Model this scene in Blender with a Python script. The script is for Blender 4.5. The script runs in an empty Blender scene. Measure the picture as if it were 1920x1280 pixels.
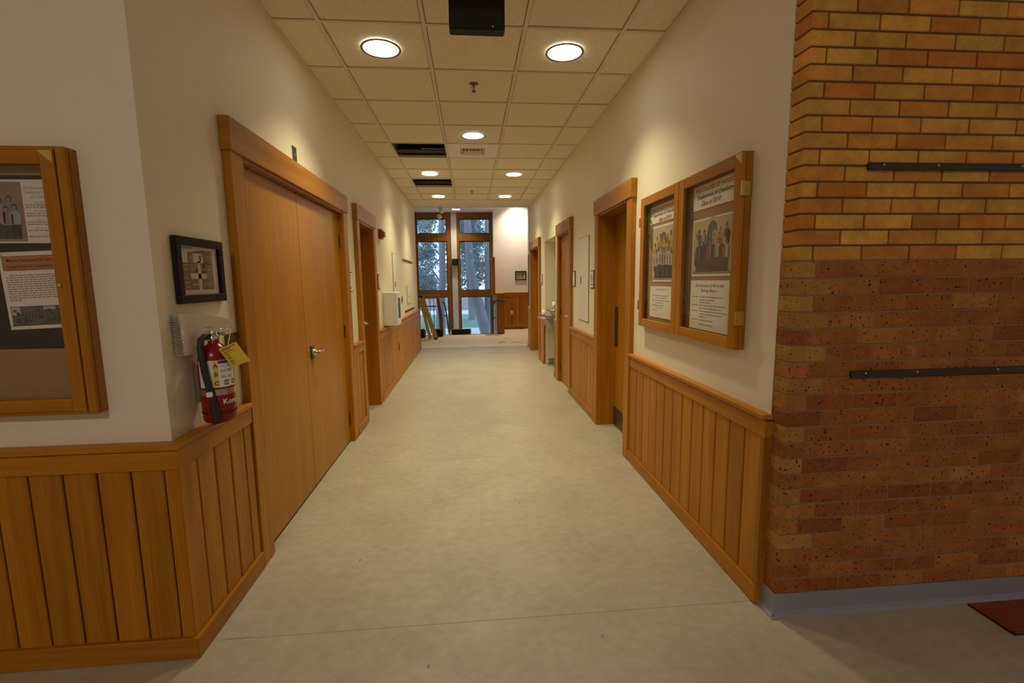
import bpy, bmesh, math, random
from mathutils import Vector, Matrix, Euler
S = bpy.context.scene
C = S.collection
PI = math.pi
rnd = random.Random(7)

# ------------------------------------------------------------------ materials
def new_mat(name):
    m = bpy.data.materials.new(name); m.use_nodes = True
    nt = m.node_tree
    b = nt.nodes['Principled BSDF']
    return m, nt, b
def node(nt, t, **kw):
    n = nt.nodes.new(t)
    for k, v in kw.items(): setattr(n, k, v)
    return n
def plain(name, col, rough=.5, metal=0., spec=.5, bump=0., bscale=200.):
    m, nt, b = new_mat(name)
    b.inputs['Base Color'].default_value = (*col, 1)
    b.inputs['Roughness'].default_value = rough
    b.inputs['Metallic'].default_value = metal
    b.inputs['Specular IOR Level'].default_value = spec
    if bump:
        tc = node(nt, 'ShaderNodeTexCoord'); n = node(nt, 'ShaderNodeTexNoise')
        n.inputs['Scale'].default_value = bscale; n.inputs['Detail'].default_value = 3
        bp = node(nt, 'ShaderNodeBump'); bp.inputs['Strength'].default_value = bump; bp.inputs['Distance'].default_value = .002
        nt.links.new(tc.outputs['Object'], n.inputs['Vector'])
        nt.links.new(n.outputs['Fac'], bp.inputs['Height'])
        nt.links.new(bp.outputs['Normal'], b.inputs['Normal'])
    return m
def mix_rgb(nt, fac, a, b_, mode='MIX'):
    n = node(nt, 'ShaderNodeMix', data_type='RGBA', blend_type=mode)
    for sock, val in ((n.inputs['Factor'], fac), (n.inputs['A'], a), (n.inputs['B'], b_)):
        if isinstance(val, (int, float)): sock.default_value = val
        elif isinstance(val, tuple): sock.default_value = (*val, 1)
        else: nt.links.new(val, sock)
    return n.outputs['Result']
def wood(name, axis, base, dark, rough=.38, fine=1.):
    m, nt, b = new_mat(name)
    tc = node(nt, 'ShaderNodeTexCoord'); at = node(nt, 'ShaderNodeAttribute', attribute_name='Col')
    sep = node(nt, 'ShaderNodeSeparateColor'); nt.links.new(at.outputs['Color'], sep.inputs['Color'])
    off = node(nt, 'ShaderNodeVectorMath', operation='MULTIPLY_ADD')
    off.inputs[1].default_value = (53., 37., 71.)
    nt.links.new(at.outputs['Color'], off.inputs[0]); nt.links.new(tc.outputs['Object'], off.inputs[2])
    mp = node(nt, 'ShaderNodeMapping')
    sc = [16., 16., 16.]; sc[axis] = .9
    mp.inputs['Scale'].default_value = sc
    nt.links.new(off.outputs['Vector'], mp.inputs['Vector'])
    n1 = node(nt, 'ShaderNodeTexNoise'); n1.inputs['Scale'].default_value = 1.0 * fine; n1.inputs['Detail'].default_value = 6; n1.inputs['Distortion'].default_value = .9
    nt.links.new(mp.outputs['Vector'], n1.inputs['Vector'])
    mp2 = node(nt, 'ShaderNodeMapping'); sc2 = [240., 240., 240.]; sc2[axis] = 5.
    mp2.inputs['Scale'].default_value = sc2; nt.links.new(off.outputs['Vector'], mp2.inputs['Vector'])
    n2 = node(nt, 'ShaderNodeTexNoise'); n2.inputs['Scale'].default_value = 1.; n2.inputs['Detail'].default_value = 2
    nt.links.new(mp2.outputs['Vector'], n2.inputs['Vector'])
    r1 = node(nt, 'ShaderNodeValToRGB'); r1.color_ramp.elements[0].position = .35; r1.color_ramp.elements[1].position = .68
    r1.color_ramp.elements[0].color = (*dark, 1); r1.color_ramp.elements[1].color = (*base, 1)
    nt.links.new(n1.outputs['Fac'], r1.inputs['Fac'])
    r2 = node(nt, 'ShaderNodeValToRGB'); r2.color_ramp.elements[0].position = .3; r2.color_ramp.elements[1].position = .62
    r2.color_ramp.elements[0].color = (.80, .74, .68, 1); r2.color_ramp.elements[1].color = (1, 1, 1, 1)
    nt.links.new(n2.outputs['Fac'], r2.inputs['Fac'])
    c = mix_rgb(nt, .8, r1.outputs['Color'], r2.outputs['Color'], 'MULTIPLY')
    vm = node(nt, 'ShaderNodeVectorMath', operation='SCALE')
    nt.links.new(c, vm.inputs[0]); nt.links.new(sep.outputs['Red'], vm.inputs['Scale'])
    nt.links.new(vm.outputs['Vector'], b.inputs['Base Color'])
    b.inputs['Roughness'].default_value = rough
    b.inputs['Specular IOR Level'].default_value = .22
    return m
WB, WD = (.50, .208, .014), (.385, .144, .008)
M = {}
M['wood_x'] = wood('oak_grain_across', 0, WB, WD)
M['wood_y'] = wood('oak_grain_along', 1, WB, WD)
M['wood_z'] = wood('oak_grain_upright', 2, WB, WD)
M['leaf'] = wood('maple_veneer', 2, (.45, .195, .013), (.39, .162, .009), .34, .55)
M['leaf_dark'] = wood('window_oak', 2, (.30, .12, .026), (.22, .085, .018), .4)
M['wall'] = plain('cream_paint', (.80, .735, .575), .62, bump=.12, bscale=260)
M['white'] = plain('white_enamel', (.82, .80, .74), .4)
M['panelwhite'] = plain('painted_steel', (.78, .74, .64), .45)
M['black'] = plain('black_plastic', (.009, .009, .010), .6, spec=.25)
M['blackframe'] = plain('black_lacquer', (.010, .008, .008), .6, spec=.25)
M['bar'] = plain('brown_black_steel', (.035, .026, .022), .5)
M['steel'] = plain('brushed_steel', (.55, .53, .48), .3, 1.)
M['fountain'] = plain('dull_stainless', (.36, .335, .285), .34, 1.)
M['bronze'] = plain('dull_bronze', (.16, .125, .085), .42, .9)
M['chrome'] = plain('chrome', (.75, .74, .7), .12, 1.)
M['brass'] = plain('brass', (.62, .46, .16), .3, 1.)
M['red'] = plain('red_enamel', (.27, .006, .008), .25)
M['darkred'] = plain('alarm_red', (.30, .012, .02), .35)
M['yellow'] = plain('yellow_card', (.80, .58, .04), .5)
M['fiberglass'] = plain('yellow_fibreglass', (.52, .36, .03), .45)
M['ladderside'] = plain('orange_fibreglass', (.50, .27, .02), .45)
M['blue'] = plain('blue_plastic', (.03, .05, .16), .4)
M['paper'] = plain('paper', (.80, .76, .72), .7)
M['ink'] = plain('ink', (.06, .055, .055), .7)
M['inkgrey'] = plain('grey_ink', (.30, .28, .27), .7)
M['inkred'] = plain('red_ink', (.33, .07, .035), .7)
M['inkorange'] = plain('orange_ink', (.52, .17, .02), .7)
M['inkwhite'] = plain('white_ink', (.8, .8, .8), .6)
M['cork'] = plain('tan_cork', (.36, .21, .10), .85, bump=.4, bscale=400)
M['blackcloth'] = plain('black_cloth', (.012, .012, .016), .85)
M['mat'] = plain('red_mat', (.23, .035, .008), .8, bump=.3, bscale=300)
M['cove'] = plain('grey_vinyl', (.27, .28, .345), .38)
M['ply'] = plain('floor_plywood', (.63, .52, .36), .55)
M['hole'] = plain('torn_dark_patch', (.02, .018, .015), .8)
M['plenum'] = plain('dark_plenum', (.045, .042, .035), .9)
M['pipe'] = plain('painted_pipe', (.55, .42, .22), .5)
M['foil'] = plain('foil_duct', (.6, .6, .6), .25, 1.)
M['rubber'] = plain('black_rubber', (.018, .018, .02), .55)
M['darkglass'] = plain('dark_glass', (.02, .03, .025), .08)
M['green'] = plain('green_leaf', (.10, .17, .04), .6)
M['grass'] = plain('lawn', (.17, .31, .20), .9, bump=.5, bscale=40)
M['path'] = plain('pale_concrete', (.62, .63, .66), .8)
M['lowwall'] = plain('pink_stone', (.46, .38, .38), .8)
M['bark'] = plain('grey_bark', (.24, .245, .27), .9, bump=1., bscale=30)
M['foliage'] = plain('conifer_needles', (.17, .22, .21), .7)
M['foliage2'] = plain('pale_leaves', (.26, .34, .31), .7)
M['column'] = plain('grey_plaster', (.62, .60, .60), .7)
M['hallwhite'] = plain('white_paint', (.82, .79, .74), .6, bump=.1, bscale=260)
M['mullion'] = plain('window_gasket', (.02, .018, .018), .5)

def attr_print():
    m, nt, b = new_mat('printed_picture')
    at = node(nt, 'ShaderNodeAttribute', attribute_name='Col')
    nt.links.new(at.outputs['Color'], b.inputs['Base Color']); b.inputs['Roughness'].default_value = .55
    return m
M['print'] = attr_print()
def tile_mat():
    m, nt, b = new_mat('acoustic_tile')
    tc = node(nt, 'ShaderNodeTexCoord'); n = node(nt, 'ShaderNodeTexNoise'); n.inputs['Scale'].default_value = 130; n.inputs['Detail'].default_value = 4
    nt.links.new(tc.outputs['Object'], n.inputs['Vector'])
    r = node(nt, 'ShaderNodeValToRGB'); r.color_ramp.elements[0].position = .32; r.color_ramp.elements[1].position = .5
    r.color_ramp.elements[0].color = (.60, .535, .41, 1); r.color_ramp.elements[1].color = (.79, .71, .55, 1)
    nt.links.new(n.outputs['Fac'], r.inputs['Fac'])
    at = node(nt, 'ShaderNodeAttribute', attribute_name='Col')
    nt.links.new(mix_rgb(nt, 1., r.outputs['Color'], at.outputs['Color'], 'MULTIPLY'), b.inputs['Base Color'])
    b.inputs['Roughness'].default_value = .9
    bp = node(nt, 'ShaderNodeBump'); bp.inputs['Strength'].default_value = .25; bp.inputs['Distance'].default_value = .002
    nt.links.new(n.outputs['Fac'], bp.inputs['Height']); nt.links.new(bp.outputs['Normal'], b.inputs['Normal'])
    return m
M['tile'] = tile_mat()
M['tbar'] = plain('grid_bar', (.66, .59, .45), .5)
def floor_mat():
    m, nt, b = new_mat('marbled_linoleum')
    tc = node(nt, 'ShaderNodeTexCoord')
    def noise(scale, det, dist=0., st=(1, 1, 1)):
        mp = node(nt, 'ShaderNodeMapping'); mp.inputs['Scale'].default_value = st
        nt.links.new(tc.outputs['Object'], mp.inputs['Vector'])
        n = node(nt, 'ShaderNodeTexNoise'); n.inputs['Scale'].default_value = scale; n.inputs['Detail'].default_value = det; n.inputs['Distortion'].default_value = dist
        nt.links.new(mp.outputs['Vector'], n.inputs['Vector']); return n.outputs['Fac']
    r = node(nt, 'ShaderNodeValToRGB'); r.color_ramp.elements[0].position = .3; r.color_ramp.elements[1].position = .7
    r.color_ramp.elements[0].color = (.392, .354, .268, 1); r.color_ramp.elements[1].color = (.468, .428, .334, 1)
    nt.links.new(noise(17, 9, .25, (1, 1.25, 1)), r.inputs['Fac'])
    r2 = node(nt, 'ShaderNodeValToRGB'); r2.color_ramp.elements[0].position = .3; r2.color_ramp.elements[1].position = .7
    r2.color_ramp.elements[0].color = (.88, .87, .85, 1); r2.color_ramp.elements[1].color = (1.05, 1.05, 1.05, 1)
    nt.links.new(noise(2.6, 6, .3), r2.inputs['Fac'])
    c = mix_rgb(nt, 1., r.outputs['Color'], r2.outputs['Color'], 'MULTIPLY')
    r3 = node(nt, 'ShaderNodeValToRGB'); r3.color_ramp.elements[0].position = .62; r3.color_ramp.elements[1].position = .75
    r3.color_ramp.elements[0].color = (0, 0, 0, 1); r3.color_ramp.elements[1].color = (.28, .28, .28, 1)
    nt.links.new(noise(38, 6, .6), r3.inputs['Fac'])
    c = mix_rgb(nt, r3.outputs['Color'], c, (.58, .54, .45))
    nt.links.new(c, b.inputs['Base Color'])
    b.inputs['Roughness'].default_value = .36; b.inputs['Specular IOR Level'].default_value = .45
    return m
M['floor'] = floor_mat()
def brick_mat():
    m, nt, b = new_mat('fired_brick')
    at = node(nt, 'ShaderNodeAttribute', attribute_name='Col'); tc = node(nt, 'ShaderNodeTexCoord')
    n = node(nt, 'ShaderNodeTexNoise'); n.inputs['Scale'].default_value = 14; n.inputs['Detail'].default_value = 6; n.inputs['Roughness'].default_value = .65
    nt.links.new(tc.outputs['Object'], n.inputs['Vector'])
    r = node(nt, 'ShaderNodeValToRGB'); r.color_ramp.elements[0].position = .3; r.color_ramp.elements[1].position = .7
    r.color_ramp.elements[0].color = (.74, .70, .66, 1); r.color_ramp.elements[1].color = (1.16, 1.14, 1.1, 1)
    nt.links.new(n.outputs['Fac'], r.inputs['Fac'])
    c = mix_rgb(nt, 1., at.outputs['Color'], r.outputs['Color'], 'MULTIPLY')
    v = node(nt, 'ShaderNodeTexNoise'); v.inputs['Scale'].default_value = 78; v.inputs['Detail'].default_value = 2
    nt.links.new(tc.outputs['Object'], v.inputs['Vector'])
    rs = node(nt, 'ShaderNodeValToRGB'); rs.color_ramp.elements[0].position = .63; rs.color_ramp.elements[1].position = .67
    nt.links.new(v.outputs['Fac'], rs.inputs['Fac'])
    ml = node(nt, 'ShaderNodeMath', operation='MULTIPLY'); nt.links.new(rs.outputs['Color'], ml.inputs[0]); nt.links.new(at.outputs['Alpha'], ml.inputs[1])
    c = mix_rgb(nt, ml.outputs['Value'], c, (.02, .012, .010))
    # pale lime smears on the rough course
    w = node(nt, 'ShaderNodeTexNoise'); w.inputs['Scale'].default_value = 7; w.inputs['Detail'].default_value = 5
    nt.links.new(tc.outputs['Object'], w.inputs['Vector'])
    rw = node(nt, 'ShaderNodeValToRGB'); rw.color_ramp.elements[0].position = .66; rw.color_ramp.elements[1].position = .8
    rw.color_ramp.elements[1].color = (.35, .35, .35, 1)
    nt.links.new(w.outputs['Fac'], rw.inputs['Fac'])
    m2 = node(nt, 'ShaderNodeMath', operation='MULTIPLY'); nt.links.new(rw.outputs['Color'], m2.inputs[0]); nt.links.new(at.outputs['Alpha'], m2.inputs[1])
    c = mix_rgb(nt, m2.outputs['Value'], c, (.42, .34, .26))
    nt.links.new(c, b.inputs['Base Color']); b.inputs['Roughness'].default_value = .8; b.inputs['Specular IOR Level'].default_value = .25
    bp = node(nt, 'ShaderNodeBump'); bp.inputs['Strength'].default_value = .35; bp.inputs['Distance'].default_value = .004
    nt.links.new(n.outputs['Fac'], bp.inputs['Height']); nt.links.new(bp.outputs['Normal'], b.inputs['Normal'])
    return m
M['brick'] = brick_mat()
M['mortar_low'] = plain('pale_mortar', (.26, .16, .075), .9, bump=.5, bscale=150)
M['mortar'] = plain('mortar', (.165, .108, .05), .9, bump=.5, bscale=150)
def emit(name, col, s):
    m = bpy.data.materials.new(name); m.use_nodes = True; nt = m.node_tree; nt.nodes.clear()
    e = node(nt, 'ShaderNodeEmission'); e.inputs['Color'].default_value = (*col, 1); e.inputs['Strength'].default_value = s
    o = node(nt, 'ShaderNodeOutputMaterial'); nt.links.new(e.outputs[0], o.inputs[0]); return m
M['lens'] = emit('lamp_lens', (1., .95, .78), 14.)
M['trimring'] = plain('satin_trim', (.20, .18, .13), .5)
M['exit'] = emit('exit_letters', (1., .12, .08), 1.2)
def glass(name, refl, tint=(1, 1, 1)):
    m = bpy.data.materials.new(name); m.use_nodes = True; nt = m.node_tree; nt.nodes.clear()
    t = node(nt, 'ShaderNodeBsdfTransparent'); t.inputs['Color'].default_value = (*tint, 1)
    g = node(nt, 'ShaderNodeBsdfGlossy'); g.inputs['Roughness'].default_value = .02
    mx = node(nt, 'ShaderNodeMixShader'); mx.inputs[0].default_value = refl
    o = node(nt, 'ShaderNodeOutputMaterial')
    nt.links.new(t.outputs[0], mx.inputs[1]); nt.links.new(g.outputs[0], mx.inputs[2]); nt.links.new(mx.outputs[0], o.inputs[0]); return m
M['glass'] = glass('window_glass', .05, (.93, .97, 1.))
M['caseglass'] = glass('case_glass', .028, (.97, .97, .95))

# ------------------------------------------------------------------ mesh builder
class MB:
    def __init__(s, tone=1.):
        s.v = []; s.f = []; s.c = []; s.m = []; s.sm = []; s.mats = []; s.tone = tone
    def mi(s, mat):
        if mat not in s.mats: s.mats.append(mat)
        return s.mats.index(mat)
    def add(s, vs, fs, col=None, mat=None, smooth=False):
        o = len(s.v); s.v += [tuple(p) for p in vs]
        if col is None: col = (s.tone, s.tone, s.tone, 1)
        elif isinstance(col, (int, float)): col = (col, col, col, 1)
        elif len(col) == 3: col = (*col, 1)
        k = s.mi(mat)
        for f in fs:
            s.f.append(tuple(i + o for i in f)); s.c.append(col); s.m.append(k); s.sm.append(smooth)
        return s
    def box(s, x0, x1, y0, y1, z0, z1, c=0., col=None, mat=None):
        if x0 > x1: x0, x1 = x1, x0
        if y0 > y1: y0, y1 = y1, y0
        if z0 > z1: z0, z1 = z1, z0
        lo = (x0, y0, z0); hi = (x1, y1, z1)
        c = min(c, .45 * min(x1 - x0, y1 - y0, z1 - z0))
        if c <= 0:
            vs = [(x, y, z) for x in (x0, x1) for y in (y0, y1) for z in (z0, z1)]
            return s.add(vs, [(0, 1, 3, 2), (4, 6, 7, 5), (0, 4, 5, 1), (2, 3, 7, 6), (0, 2, 6, 4), (1, 5, 7, 3)], col, mat)
        vs = []; ix = {}
        for cx in (0, 1):
            for cy in (0, 1):
                for cz in (0, 1):
                    q = (cx, cy, cz)
                    for a in range(3):
                        p = [(hi[i] if q[i] else lo[i]) + (0 if i == a else (-c if q[i] else c)) for i in range(3)]
                        ix[q, a] = len(vs); vs.append(p)
        fs = []
        for a in range(3):
            u, w = [i for i in range(3) if i != a]
            for sd in (0, 1):
                def q(i, j):
                    t = [0, 0, 0]; t[a] = sd; t[u] = i; t[w] = j; return tuple(t)
                fs.append([ix[q(0, 0), a], ix[q(1, 0), a], ix[q(1, 1), a], ix[q(0, 1), a]])
            for i in (0, 1):
                for j in (0, 1):
                    def e(k):
                        t = [0, 0, 0]; t[a] = k; t[u] = i; t[w] = j; return tuple(t)
                    fs.append([ix[e(0), u], ix[e(1), u], ix[e(1), w], ix[e(0), w]])
        for q in [(i, j, k) for i in (0, 1) for j in (0, 1) for k in (0, 1)]:
            fs.append([ix[q, 0], ix[q, 1], ix[q, 2]])
        return s.add(vs, fs, col, mat)
    def lathe(s, prof, o=(0, 0, 0), axis=2, seg=20, col=None, mat=None, smooth=True, cap=True):
        vs = []; fs = []; n = len(prof)
        for k in range(seg):
            a = 2 * PI * k / seg; ca, sa = math.cos(a), math.sin(a)
            for r, h in prof:
                p = [0, 0, 0]; p[axis] = h; p[(axis + 1) % 3] = r * ca; p[(axis + 2) % 3] = r * sa
                vs.append((p[0] + o[0], p[1] + o[1], p[2] + o[2]))
        for k in range(seg):
            k2 = (k + 1) % seg
            for i in range(n - 1): fs.append((k * n + i, k * n + i + 1, k2 * n + i + 1, k2 * n + i))
        s.add(vs, fs, col, mat, smooth)
        for i in (0, n - 1):
            if cap and prof[i][0] > 1e-5:
                s.add([vs[k * n + i] for k in range(seg)], [tuple(range(seg))], col, mat)
        return s
    def cyl(s, o, r, h, axis=2, seg=20, col=None, mat=None):
        return s.lathe([(r, 0), (r, h)], o, axis, seg, col, mat)
    def tube(s, pts, r, seg=10, col=None, mat=None, cap=True):
        pts = [Vector(p) for p in pts]; n = len(pts)
        rr = r if isinstance(r, (list, tuple)) else [r] * n
        tan = [(pts[min(i + 1, n - 1)] - pts[max(i - 1, 0)]).normalized() for i in range(n)]
        up = Vector((0, 0, 1)) if abs(tan[0].z) < .9 else Vector((1, 0, 0))
        u = tan[0].cross(up).normalized(); vs = []; fs = []
        for i in range(n):
            u = (u - tan[i] * u.dot(tan[i])).normalized(); w = tan[i].cross(u)
            for k in range(seg):
                a = 2 * PI * k / seg; vs.append(pts[i] + (u * math.cos(a) + w * math.sin(a)) * rr[i])
        for i in range(n - 1):
            for k in range(seg):
                k2 = (k + 1) % seg; fs.append((i * seg + k, i * seg + k2, (i + 1) * seg + k2, (i + 1) * seg + k))
        s.add(vs, fs, col, mat, True)
        if cap: s.add(vs[:seg], [tuple(range(seg))], col, mat); s.add(vs[-seg:], [tuple(range(seg))], col, mat)
        return s
    def poly(s, pts, col=None, mat=None):
        return s.add(pts, [tuple(range(len(pts)))], col, mat)
    def flat(s, pts, y, col=None, mat=None):           # polygon in the local x-z plane at depth y
        return s.poly([(p[0], y, p[1]) for p in pts], col, mat)
    def rect(s, x0, x1, z0, z1, y, col=None, mat=None):
        return s.flat([(x0, z0), (x1, z0), (x1, z1), (x0, z1)], y, col, mat)
    def ell(s, cx, cz, rx, rz, y, col=None, mat=None, n=14):
        return s.flat([(cx + rx * math.cos(2 * PI * k / n), cz + rz * math.sin(2 * PI * k / n)) for k in range(n)], y, col, mat)
    def prism(s, pts, axis, a, b, col=None, mat=None):
        n = len(pts)
        def P(p, d):
            q = [0, 0, 0]; q[axis] = d; i, j = [k for k in range(3) if k != axis]; q[i] = p[0]; q[j] = p[1]; return tuple(q)
        vs = [P(p, a) for p in pts] + [P(p, b) for p in pts]
        fs = [tuple(range(n)), tuple(range(2 * n - 1, n - 1, -1))] + [(i, (i + 1) % n, n + (i + 1) % n, n + i) for i in range(n)]
        return s.add(vs, fs, col, mat)
    def text(s, txt, x, z, size, y, mat=None, align='CENTER', width=None, shear=0., bold=0., rot=0.):
        cu = bpy.data.curves.new('t', 'FONT'); cu.body = txt; cu.size = size; cu.align_x = align; cu.shear = shear; cu.resolution_u = 2; cu.offset = bold
        ob = bpy.data.objects.new('t', cu); C.objects.link(ob)
        dg = bpy.context.evaluated_depsgraph_get(); dg.update()
        me = bpy.data.meshes.new_from_object(ob.evaluated_get(dg))
        vs = [v.co.copy() for v in me.vertices]; fs = [tuple(p.vertices) for p in me.polygons]
        bpy.data.objects.remove(ob); bpy.data.curves.remove(cu); bpy.data.meshes.remove(me)
        if not vs: return s
        xs = [v.x for v in vs]; k = 1.
        if width: k = width / (max(xs) - min(xs))
        cr, sr = math.cos(rot), math.sin(rot)
        s.add([(x + v.x * k * cr - v.y * sr, y, z + v.x * k * sr + v.y * cr) for v in vs], fs, None, mat)
        return s
    def build(s, name, mat, parent=None, loc=None, flat_shade=False):
        me = bpy.data.meshes.new(name)
        o = Vector(loc) if loc is not None else Vector((0, 0, 0))
        me.from_pydata([tuple(Vector(p) - o) for p in s.v], [], s.f)
        for m_ in s.mats: me.materials.append(M[m_ or mat])
        if not s.mats: me.materials.append(M[mat])
        me.polygons.foreach_set('material_index', s.m); me.polygons.foreach_set('use_smooth', s.sm)
        a = me.color_attributes.new('Col', 'FLOAT_COLOR', 'CORNER')
        d = []
        for f, c in zip(s.f, s.c): d += list(c) * len(f)
        a.data.foreach_set('color', d)
        bm = bmesh.new(); bm.from_mesh(me); bmesh.ops.recalc_face_normals(bm, faces=bm.faces); bm.to_mesh(me); bm.free()
        ob = bpy.data.objects.new(name, me); C.objects.link(ob); ob.location = o
        if parent is not None: ob.parent = parent
        return ob
def tag(o, label=None, cat=None, group=None, kind=None):
    if label: o['label'] = label
    if cat: o['category'] = cat
    if group: o['group'] = group
    if kind: o['kind'] = kind
    return o
def empty(name, loc, rz=0., label=None, cat=None, group=None, kind=None):
    o = bpy.data.objects.new(name, None); C.objects.link(o); o.location = loc; o.rotation_euler = (0, 0, rz); o.empty_display_size = .1
    return tag(o, label, cat, group, kind)
def struct(o, label=None): return tag(o, label, None, None, 'structure')
def dup(root, loc, rz, label=None):
    r = root.copy(); C.objects.link(r); r.location = loc; r.rotation_euler = (0, 0, rz)
    if label: r['label'] = label
    for ch in list(root.children):
        c = ch.copy(); C.objects.link(c); c.parent = r
        for g in ch.children:
            d = g.copy(); C.objects.link(d); d.parent = c
    return r
def tn(a=.10): return 1 + rnd.uniform(-a, a)
LEFT, RIGHT = PI / 2, -PI / 2          # rotation of a thing hung on the left / right wall; its own front faces -y

# ------------------------------------------------------------------ room shell
H = 2.966; LX, RX = -1.13, 1.265; YE = 10.15; FY = 1.80; TOP = 3.66; LT = 4.42  # most coordinates here and below: image pixels back-projected onto assumed planes, then rounded
EDGE = 10.42                           # where the linoleum stops and the bare boards start
f = MB(); f.box(-4.6, 5.2, -7, EDGE, -.12, 0)
struct(f.build('floor', 'floor'), 'mottled beige linoleum floor running down the corridor')
sm_ = MB()
sm_.box(-1.06, 1.24, 1.849, 1.852, 0, .0006)
for a, b in ((-.86, -.62), (-.38, .02), (.06, .14)): sm_.box(a, b, 3.74 + .02 * a, 3.743 + .02 * a, 0, .0006)
sm_.box(-1.04, -.93, 1.853, 1.857, 0, .0007)
for x, y in ((.12, 7.5), (.165, 7.54), (-.05, 9.3), (-.62, 2.35), (-.2, 1.62), (.28, 2.9), (.5, 1.7), (-.35, 5.2), (.3, 6.3)): sm_.box(x, x + .012, y, y + .02, 0, .0006)
struct(sm_.build('trim_1', 'inkgrey'), 'fine seam lines and scuffs in the linoleum')
# left corridor wall with two door openings
D1L = (2.475, 4.30); D2L = (4.89, 5.58); DH = 2.065
f = MB(); T0 = LX - .24
f.box(T0, LX, FY + .2, D1L[0], 0, TOP); f.box(T0, LX, D1L[1], D2L[0], 0, TOP); f.box(T0, LX, D2L[1], YE, 0, TOP)
f.box(T0, LX, D1L[0], D1L[1], DH, TOP); f.box(T0, LX, D2L[0], D2L[1], DH, TOP)
struct(f.build('wall_left', 'wall'), 'cream wall along the left of the corridor')
# right corridor wall: three doors and the fountain niche
D1R = (3.645, 4.50); D2R = (5.85, 6.58); NI = (6.93, 7.97); D3R = (8.50, 9.63); NZ = 2.10
f = MB(); T1 = RX + .24
for a, b in ((1.84, D1R[0]), (D1R[1], D2R[0]), (D2R[1], NI[0]), (NI[1], D3R[0]), (D3R[1], 10.2)): f.box(RX, T1, a, b, 0, TOP)
for a, b in (D1R, D2R, D3R): f.box(RX, T1, a, b, DH, TOP)
f.box(RX, T1, NI[0], NI[1], NZ, TOP)
f.box(T1, RX + .72, NI[0] - .08, NI[0], 0, 2.3); f.box(T1, RX + .72, NI[1], NI[1] + .08, 0, 2.3); f.box(RX + .64, RX + .72, NI[0], NI[1], 0, 2.3)
f.box(T1, RX + .64, NI[0], NI[1], NZ, NZ + .1)
struct(f.build('wall_right', 'wall'), 'cream wall along the right of the corridor')
# display wall facing the lobby on the left
f = MB(); f.box(-4.6, LX, FY, FY + .2, 0, LT)
struct(f.build('wall_front_left', 'wall'), 'cream wall facing the lobby, behind the left notice case')
# lobby shell behind the camera
f = MB(); f.box(-4.8, -4.6, -7, FY + .2, 0, LT); struct(f.build('wall_lobby_left', 'wall'))
f = MB(); f.box(5.2, 5.4, -7, FY + .2, 0, LT); struct(f.build('wall_lobby_right', 'wall'))
f = MB(); f.box(-4.8, 5.4, -7.2, -7, 0, LT); struct(f.build('wall_lobby_back', 'wall'))
f = MB(); f.box(-4.8, 5.4, -7.2, FY + .2, LT, LT + .1); struct(f.build('ceiling_lobby', 'wall'))
f = MB(); f.box(LX, 1.30, FY - .02, FY + .12, H - .004, LT); struct(f.build('wall_bulkhead_front', 'wall'))
f = MB(); f.box(LX, RX, 9.95, 10.0, H + .055, TOP + .05); struct(f.build('wall_bulkhead_back', 'hallwhite'))
f = MB(); f.box(T0, T1, FY + .12, 10.1, TOP, TOP + .1); struct(f.build('ceiling_plenum', 'plenum'), 'dark void above the ceiling tiles')

# ceiling: T-bar grid, tiles
G0 = 3.038; TL = .6096; XS = [LX + .004, -.8515, -.242, .3676, .977, RX - .004]
YS = [1.93] + [G0 + TL * i for i in range(-1, 12)]
YS = [y for y in YS if y < 9.7]
f = MB(); bw = .012
for x in XS[1:5]: f.box(x - bw, x + bw, FY + .1, YS[-1], H, H + .03)
for y in YS: f.box(XS[0], XS[5], y - bw, y + bw, H + .0004, H + .03)
f.box(LX, LX + .022, FY + .1, 9.75, H - .001, H + .004); f.box(RX - .022, RX, FY + .1, 9.75, H - .001, H + .004)
cl = f.build('ceiling', 'tbar'); struct(cl, 'suspended ceiling grid over the corridor')
f = MB()
holes = {(4, 1), (7, 1)}
for yi in range(len(YS) - 1):
    row = round((YS[yi] - G0) / TL)
    for xi in range(5):
        if (row, xi) in holes or (row == 4 and xi == 2): continue
        g = .0035
        dz = rnd.choice((0, 0, 0, .0012, .0025)); ax = bw + g
        if (row, xi) in ((5, 3), (-1, 3), (0, 1), (0, 3)): dz = .004
        f.box(XS[xi] + ax, XS[xi + 1] - ax, YS[yi] + ax, YS[yi + 1] - ax, H + .005 + dz, H + .024, .002, col=tn(.035))
        # tile lip behind the bar, darkened to paint in the gap shadow
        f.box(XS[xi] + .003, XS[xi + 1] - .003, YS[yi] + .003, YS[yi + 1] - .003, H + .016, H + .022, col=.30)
f.box(LX, RX, YS[-1] + bw, 9.945, H + .002, H + .024, col=1.02)
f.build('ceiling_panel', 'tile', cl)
f = MB(); f.box(LX, RX, 9.94, 9.999, H - .002, H + .06); struct(f.build('trim_2', 'tbar'))

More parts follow.
